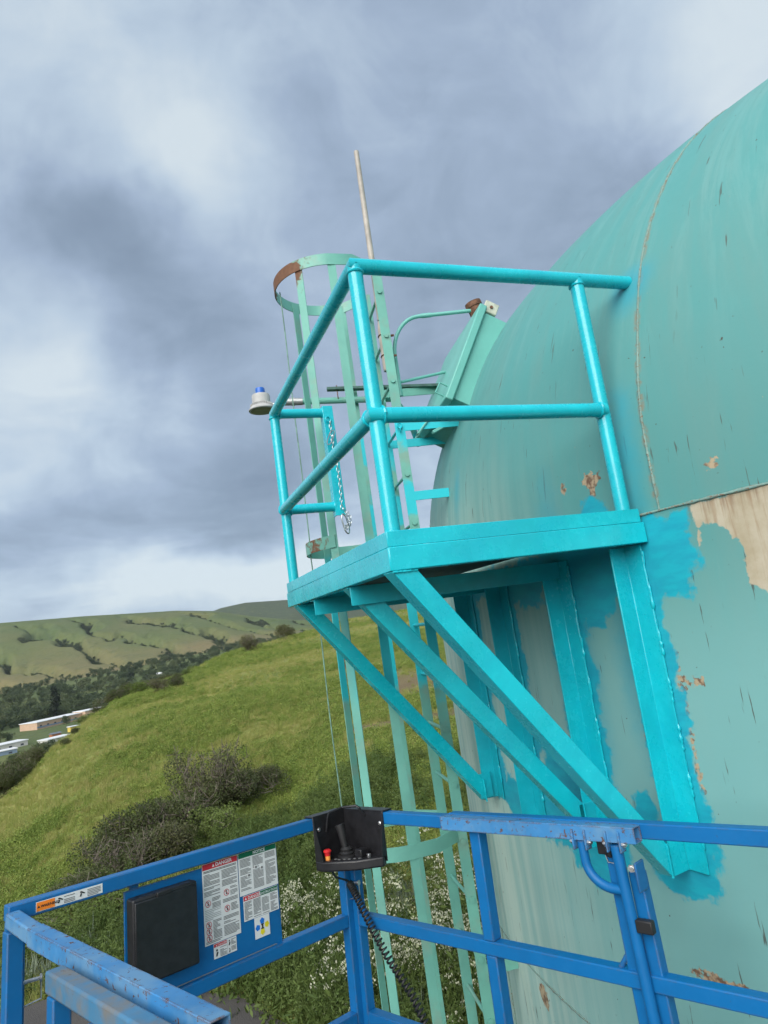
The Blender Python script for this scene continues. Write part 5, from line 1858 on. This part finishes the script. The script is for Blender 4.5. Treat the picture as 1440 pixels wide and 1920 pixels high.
# dark bushes along the brow of the hill
ORD = ['first', 'second', 'third', 'fourth', 'fifth', 'sixth', 'seventh', 'eighth', 'ninth', 'tenth', 'eleventh', 'twelfth', 'thirteenth', 'fourteenth', 'fifteenth', 'sixteenth']
for k in range(16):
    phi = -5.6 + k * 0.62 + nr.uniform(-.2, .2)
    Dk = float(keyed(D_KEYS, phi)) * nr.uniform(0.95, 1.10)
    s_ = nr.uniform(0.55, 0.85) if k < 5 else (nr.uniform(1.1, 2.0) if k < 9 else nr.uniform(0.6, 1.3))
    p = bearing(phi, Dk, z=0)
    p.z = terr1(p.x, p.y) - 0.1
    two('bush', (SH_G + SH_B + SH_T)[k % 6], p, (s_ * 1.25, s_ * 1.25, s_ * 1.1), ORD[k] + ' dark bush from the left in the row along the hill brow', 'bush', rz=k * 0.9, group='bushes along the brow of the hill')
for k in range(12):
    phi = -12.5 + (k % 6) * 0.95 + nr.uniform(-.3, .3)
    Dk = float(keyed(D_KEYS, phi)) * (1.10 + 0.16 * (k // 6)) + nr.uniform(0, 3)
    s_ = nr.uniform(1.2, 2.0)
    p = bearing(phi, Dk, z=0)
    p.z = terr1(p.x, p.y) - 0.1
    two('bush', (SH_G + SH_T)[k % 4], p, (s_ * 1.2, s_ * 1.2, s_ * 1.25), ORD[k % 6] + ' bush from the left in the ' + ('nearer' if k < 6 else 'farther') + ' row on the steep left bank', 'bush', rz=k * 1.7, group='bushes on the bank at the left edge')

# ------------------------------------------------------------------ valley: trees
def tree_meshes(n, shape, lm_, size):
    if shape == 'round':
        lob = [(nr.normal() * .2, nr.normal() * .2, nr.uniform(.4, .82), nr.uniform(.16, .28)) for _ in range(10)]
    else:
        lob = [(nr.normal() * .03, nr.normal() * .03, 0.15 + 0.085 * k, .13 * (1 - 0.6 * abs(k / 9 - .4))) for k in range(10)]
    cs = []
    for (a, b_, c, r_) in lob:
        d = nr.normal(size=(n // 10, 3))
        d /= np.linalg.norm(d, axis=1)[:, None]
        cs.append(np.array([a, b_, c]) + d * (r_ * nr.uniform(.5, 1.05, n // 10))[:, None])
    c = np.concatenate(cs)
    v, f = quads(c, nr.uniform(.6, 1.3, len(c)) * size, aspect=.7)
    crown = raw_mesh('crown', [(v, f, lm_)])
    ln = [((0, 0, 0), (0, 0, .55))] + [((0, 0, .25 + .1 * k), (lob[k][0] * .8, lob[k][1] * .8, lob[k][2])) for k in range(4)]
    v, f = stems(ln, 0.018)
    return crown, raw_mesh('trunk', [(v, f, M['bark'])])
TR_R = [tree_meshes(700, 'round', M['treeleaf'], .045) for _ in range(3)]
TR_P = tree_meshes(700, 'tall', M['poplarleaf'], .035)
wood = []
for cr, tk in TR_R:
    me = cr.copy()
    me.name = 'tree_crown'
    wood.append(me)
def valley_pts(n, p0, p1, d0, d1):
    ph = nr.uniform(p0, p1, n)
    D = nr.uniform(d0, d1, n)
    x, y = CAM.x + D * np.sin(np.radians(ph)), CAM.y + D * np.cos(np.radians(ph))
    return x, y, D, ph
xs = []
for (n, p0, p1, d0, d1) in ((620, -13, 14, 980, 1500), (260, -13, 0, 880, 1000), (200, -2.5, 14, 760, 990), (30, -13, -9.2, 690, 790), (60, -13, -6.0, 430, 520)):
    xs.append(valley_pts(n, p0, p1, d0, d1))
x, y, D, ph = [np.concatenate(q) for q in zip(*xs)]
keep = ~((D > 780) & (D < 900) & (ph > -9.5) & (ph < -3))
x, y, D = x[keep], y[keep], D[keep]
pts = on_ground(x, y)
pts[:, 2] -= 2.0
scatter('valley_trees', proto('wood', wood), pts, nr.uniform(9, 20, len(x)) * np.where(D > 1250, 0.75, 1.0) * np.where(D < 800, 0.5, 1.0), nr.randint(0, 3, len(x)), 'dark green wood filling the valley beyond the town', 'wood', tilt=0.03)
# brush in the gullies of the far hill
ph = nr.uniform(-13, 14, 60000)
D = nr.uniform(1510, 2480, 60000)
g_, sd_ = gully(ph, D)
ok = (sd_ * (0.35 + fbm(ph * 3, D / 50.0, 99, 3)) > nr.uniform(0.25, 1.0, len(ph)))
ph, D = ph[ok][:9000], D[ok][:9000]
x, y = CAM.x + D * np.sin(np.radians(ph)), CAM.y + D * np.cos(np.radians(ph))
scatter('gully_brush', proto('brush', [w_.copy() for w_ in wood]), on_ground(x, y) - np.array([0, 0, 1.2]), nr.uniform(3, 8.5, len(x)), nr.randint(0, 3, len(x)), 'dark brush following the gullies of the far hills', 'brush', tilt=0.03)

def valley(px, py, D):
    d = _fw + _rt * ((px - 720) / FPX) - _up * ((py - 960) / FPX)
    k = D / math.hypot(d.x, d.y)
    return V((CAM.x + d.x * k, CAM.y + d.y * k, CAM.z + d.z * k))
def grounded(px, py, D):
    p = valley(px, py, D)
    p.z = terr1(p.x, p.y)
    return p
for (px, D, s_, ms, lab, nm) in ((105, 905, 40, TR_P, 'tall narrow dark poplar above the school', 'poplar_tree'), (124, 775, 12, TR_R[0], 'round dark tree in front of the school wall', 'round_tree'),
                                 (60, 520, 12, TR_R[1], 'large dark tree left of the white roofs', 'round_tree'), (40, 490, 10, TR_R[2], 'dark tree at the corner of the lower shed', 'round_tree'),
                                 (88, 540, 11, TR_R[0], 'dark tree between the sheds and the white canopy', 'round_tree'), (62, 905, 16, TR_R[1], 'small rounded tree at the left end of the school', 'round_tree'),
                                 (110, 560, 9, TR_R[2], 'small dark tree on the bank below the white canopy', 'round_tree'), (20, 500, 10, TR_R[0], 'dark tree beside the low white roof at the left edge', 'round_tree')):
    p = grounded(px, 1350, D)
    two(nm, ms, p, s_, lab, 'tree', rz=px, names=('crown', 'trunk'))

# ------------------------------------------------------------------ valley: buildings
M['peach'] = plain('peach_wall', (0.52, 0.36, 0.25), 0.8, var=0.06, scale=0.2, bmp=0)
M['bband'] = plain('blue_grey_band', (0.20, 0.27, 0.36), 0.7, var=0.05, scale=0.2, bmp=0)
M['wroof'] = plain('white_roof', (0.74, 0.75, 0.75), 0.6, var=0.05, scale=0.2, bmp=0)
M['groof'] = plain('slate_roof', (0.14, 0.16, 0.19), 0.6, var=0.1, scale=0.2, bmp=0)
M['wwall'] = plain('pale_wall', (0.55, 0.54, 0.50), 0.8, var=0.08, scale=0.2, bmp=0)
M['wglass'] = plain('dark_window', (0.05, 0.06, 0.08), 0.2, var=0.1, scale=0.2, bmp=0)
M['orwall'] = plain('orange_brown_wall', (0.36, 0.14, 0.06), 0.8, var=0.1, scale=0.2, bmp=0)
M['ywall'] = plain('yellow_wall', (0.62, 0.47, 0.10), 0.8, var=0.08, scale=0.2, bmp=0)
M['concrete'] = plain('pale_concrete', (0.50, 0.49, 0.46), 0.8, var=0.08, scale=0.1, bmp=0)
def house(name, label, a, c, depth, h, wall, roof, pitch=0.0, band=None, nwin=0, over=0.6, parts=None):
    """a, c: ground points of the front wall; depth runs away from the viewer"""
    a, c = V(a), V(c)
    z0 = min(a.z, c.z, terr1(a.x, a.y), terr1(c.x, c.y)) - 0.5
    a.z = c.z = 0
    ex = (c - a).normalized()
    ey = V((-ex.y, ex.x, 0))
    if ey.dot(a - V((CAM.x, CAM.y, 0))) < 0:
        ey = -ey
    L = (c - a).length
    r = thing(name, label, 'building', (a + c) / 2 + ey * depth / 2 + V((0, 0, z0)))
    P = lambda u, v, z: a + ex * u + ey * v + V((0, 0, z0 + z))
    b = MB()
    b.obox(P(L / 2, depth / 2, h / 2), ex * L / 2, ey * depth / 2, V((0, 0, h / 2)))
    b.build('wall', M[wall], r, smooth=False)
    b = MB()
    if pitch:
        b.prism([P(-over, -over, h + .05), P(-over, depth / 2, h + pitch), P(-over, depth + over, h + .05)], ex * (L + 2 * over))
    else:
        b.obox(P(L / 2, depth / 2, h + 0.35), ex * (L / 2 + over), ey * (depth / 2 + over), V((0, 0, 0.3)))
    b.build('roof', M[roof], r, smooth=False)
    if band:
        b = MB()
        b.obox(P(L / 2, -0.06, h * band[1]), ex * (L / 2 + .1), ey * .15, V((0, 0, h * band[2])))
        b.build('band', M[band[0]], r, smooth=False)
    for k in range(nwin):
        u = L * (k + 0.5) / nwin
        b = MB()
        b.obox(P(u, -0.05, h * 0.45), ex * min(1.2, L / nwin * .28), ey * .1, V((0, 0, h * .16)))
        b.build('window', M['wglass'], r, smooth=False)
    return r
def gp_(phi, D):
    p = bearing(phi, D, z=0)
    p.z = terr1(p.x, p.y)
    return p
house('school', 'long peach school building with blue grey band and white roof', gp_(-7.55, 810), gp_(-4.3, 850), 26, 7.5, 'peach', 'wroof', band=('bband', 0.36, 0.09), nwin=7)
house('school_wing', 'pinkish school wing with square windows, right end of the school', gp_(-4.28, 842), gp_(-2.6, 858), 24, 9.0, 'peach', 'wroof', band=('bband', 0.30, 0.07), nwin=4)
house('house', 'grey slate roofed house behind the school', gp_(-4.9, 960), gp_(-3.6, 972), 12, 5, 'wwall', 'groof', pitch=5.5, nwin=3)
house('classroom', 'small orange brown hut beside the white canopy', gp_(-6.6, 668), gp_(-6.0, 671), 6, 4.2, 'orwall', 'groof', pitch=1.2, nwin=1)
house('classroom', 'small yellow hut at the edge of the bank', gp_(-5.35, 705), gp_(-4.85, 708), 6, 4.8, 'ywall', 'wroof', nwin=1)
house('canopy', 'long white flat canopy in front of the huts', gp_(-6.9, 632), gp_(-5.2, 644), 14, 3.0, 'wwall', 'wroof')
house('shed', 'low white roofed shed at the left edge of the picture', gp_(-11.2, 640), gp_(-8.2, 655), 18, 4.5, 'wwall', 'wroof', nwin=4)
house('shed', 'long low pale roofed shed below the white one', gp_(-11.5, 600), gp_(-8.9, 606), 10, 3.5, 'bband', 'wroof', nwin=3)
house('cottage', 'white gabled cottage among the trees left of the poplar', gp_(-8.5, 1010), gp_(-7.7, 1012), 9, 4, 'wwall', 'groof', pitch=3.2, nwin=2)
house('cottage', 'small white roofed cottage behind the school, by the trees', gp_(-2.9, 1010), gp_(-2.0, 1015), 9, 4, 'wwall', 'wroof', pitch=2.5, nwin=2)
house('cottage', 'distant pale roofed cottage just above the brow of the hill', gp_(0.2, 1200), gp_(1.6, 1206), 10, 4, 'wwall', 'wroof', pitch=2.5, nwin=2)

# ------------------------------------------------------------------ air
b = MB()
b.box((-5600, -5600, -70), (5600, 5600, 330))
hz = b.build('haze', None, None, smooth=False)
hz.data.materials.clear()
hm = bpy.data.materials.new('pale_air')
hm.use_nodes = True
ht = NT(hm.node_tree)
ho = ht.n('ShaderNodeOutputMaterial')
pv = ht.n('ShaderNodeVolumePrincipled')
pv.inputs['Color'].default_value = (0.80, 0.88, 1.0, 1)
pv.inputs['Density'].default_value = 0.000032
ht.l(pv.outputs[0], ho.inputs['Volume'])
hz.data.materials.append(hm)
kind(hz, 'stuff')
hz['label'] = 'thin pale haze over the far hills'
hz['category'] = 'haze'
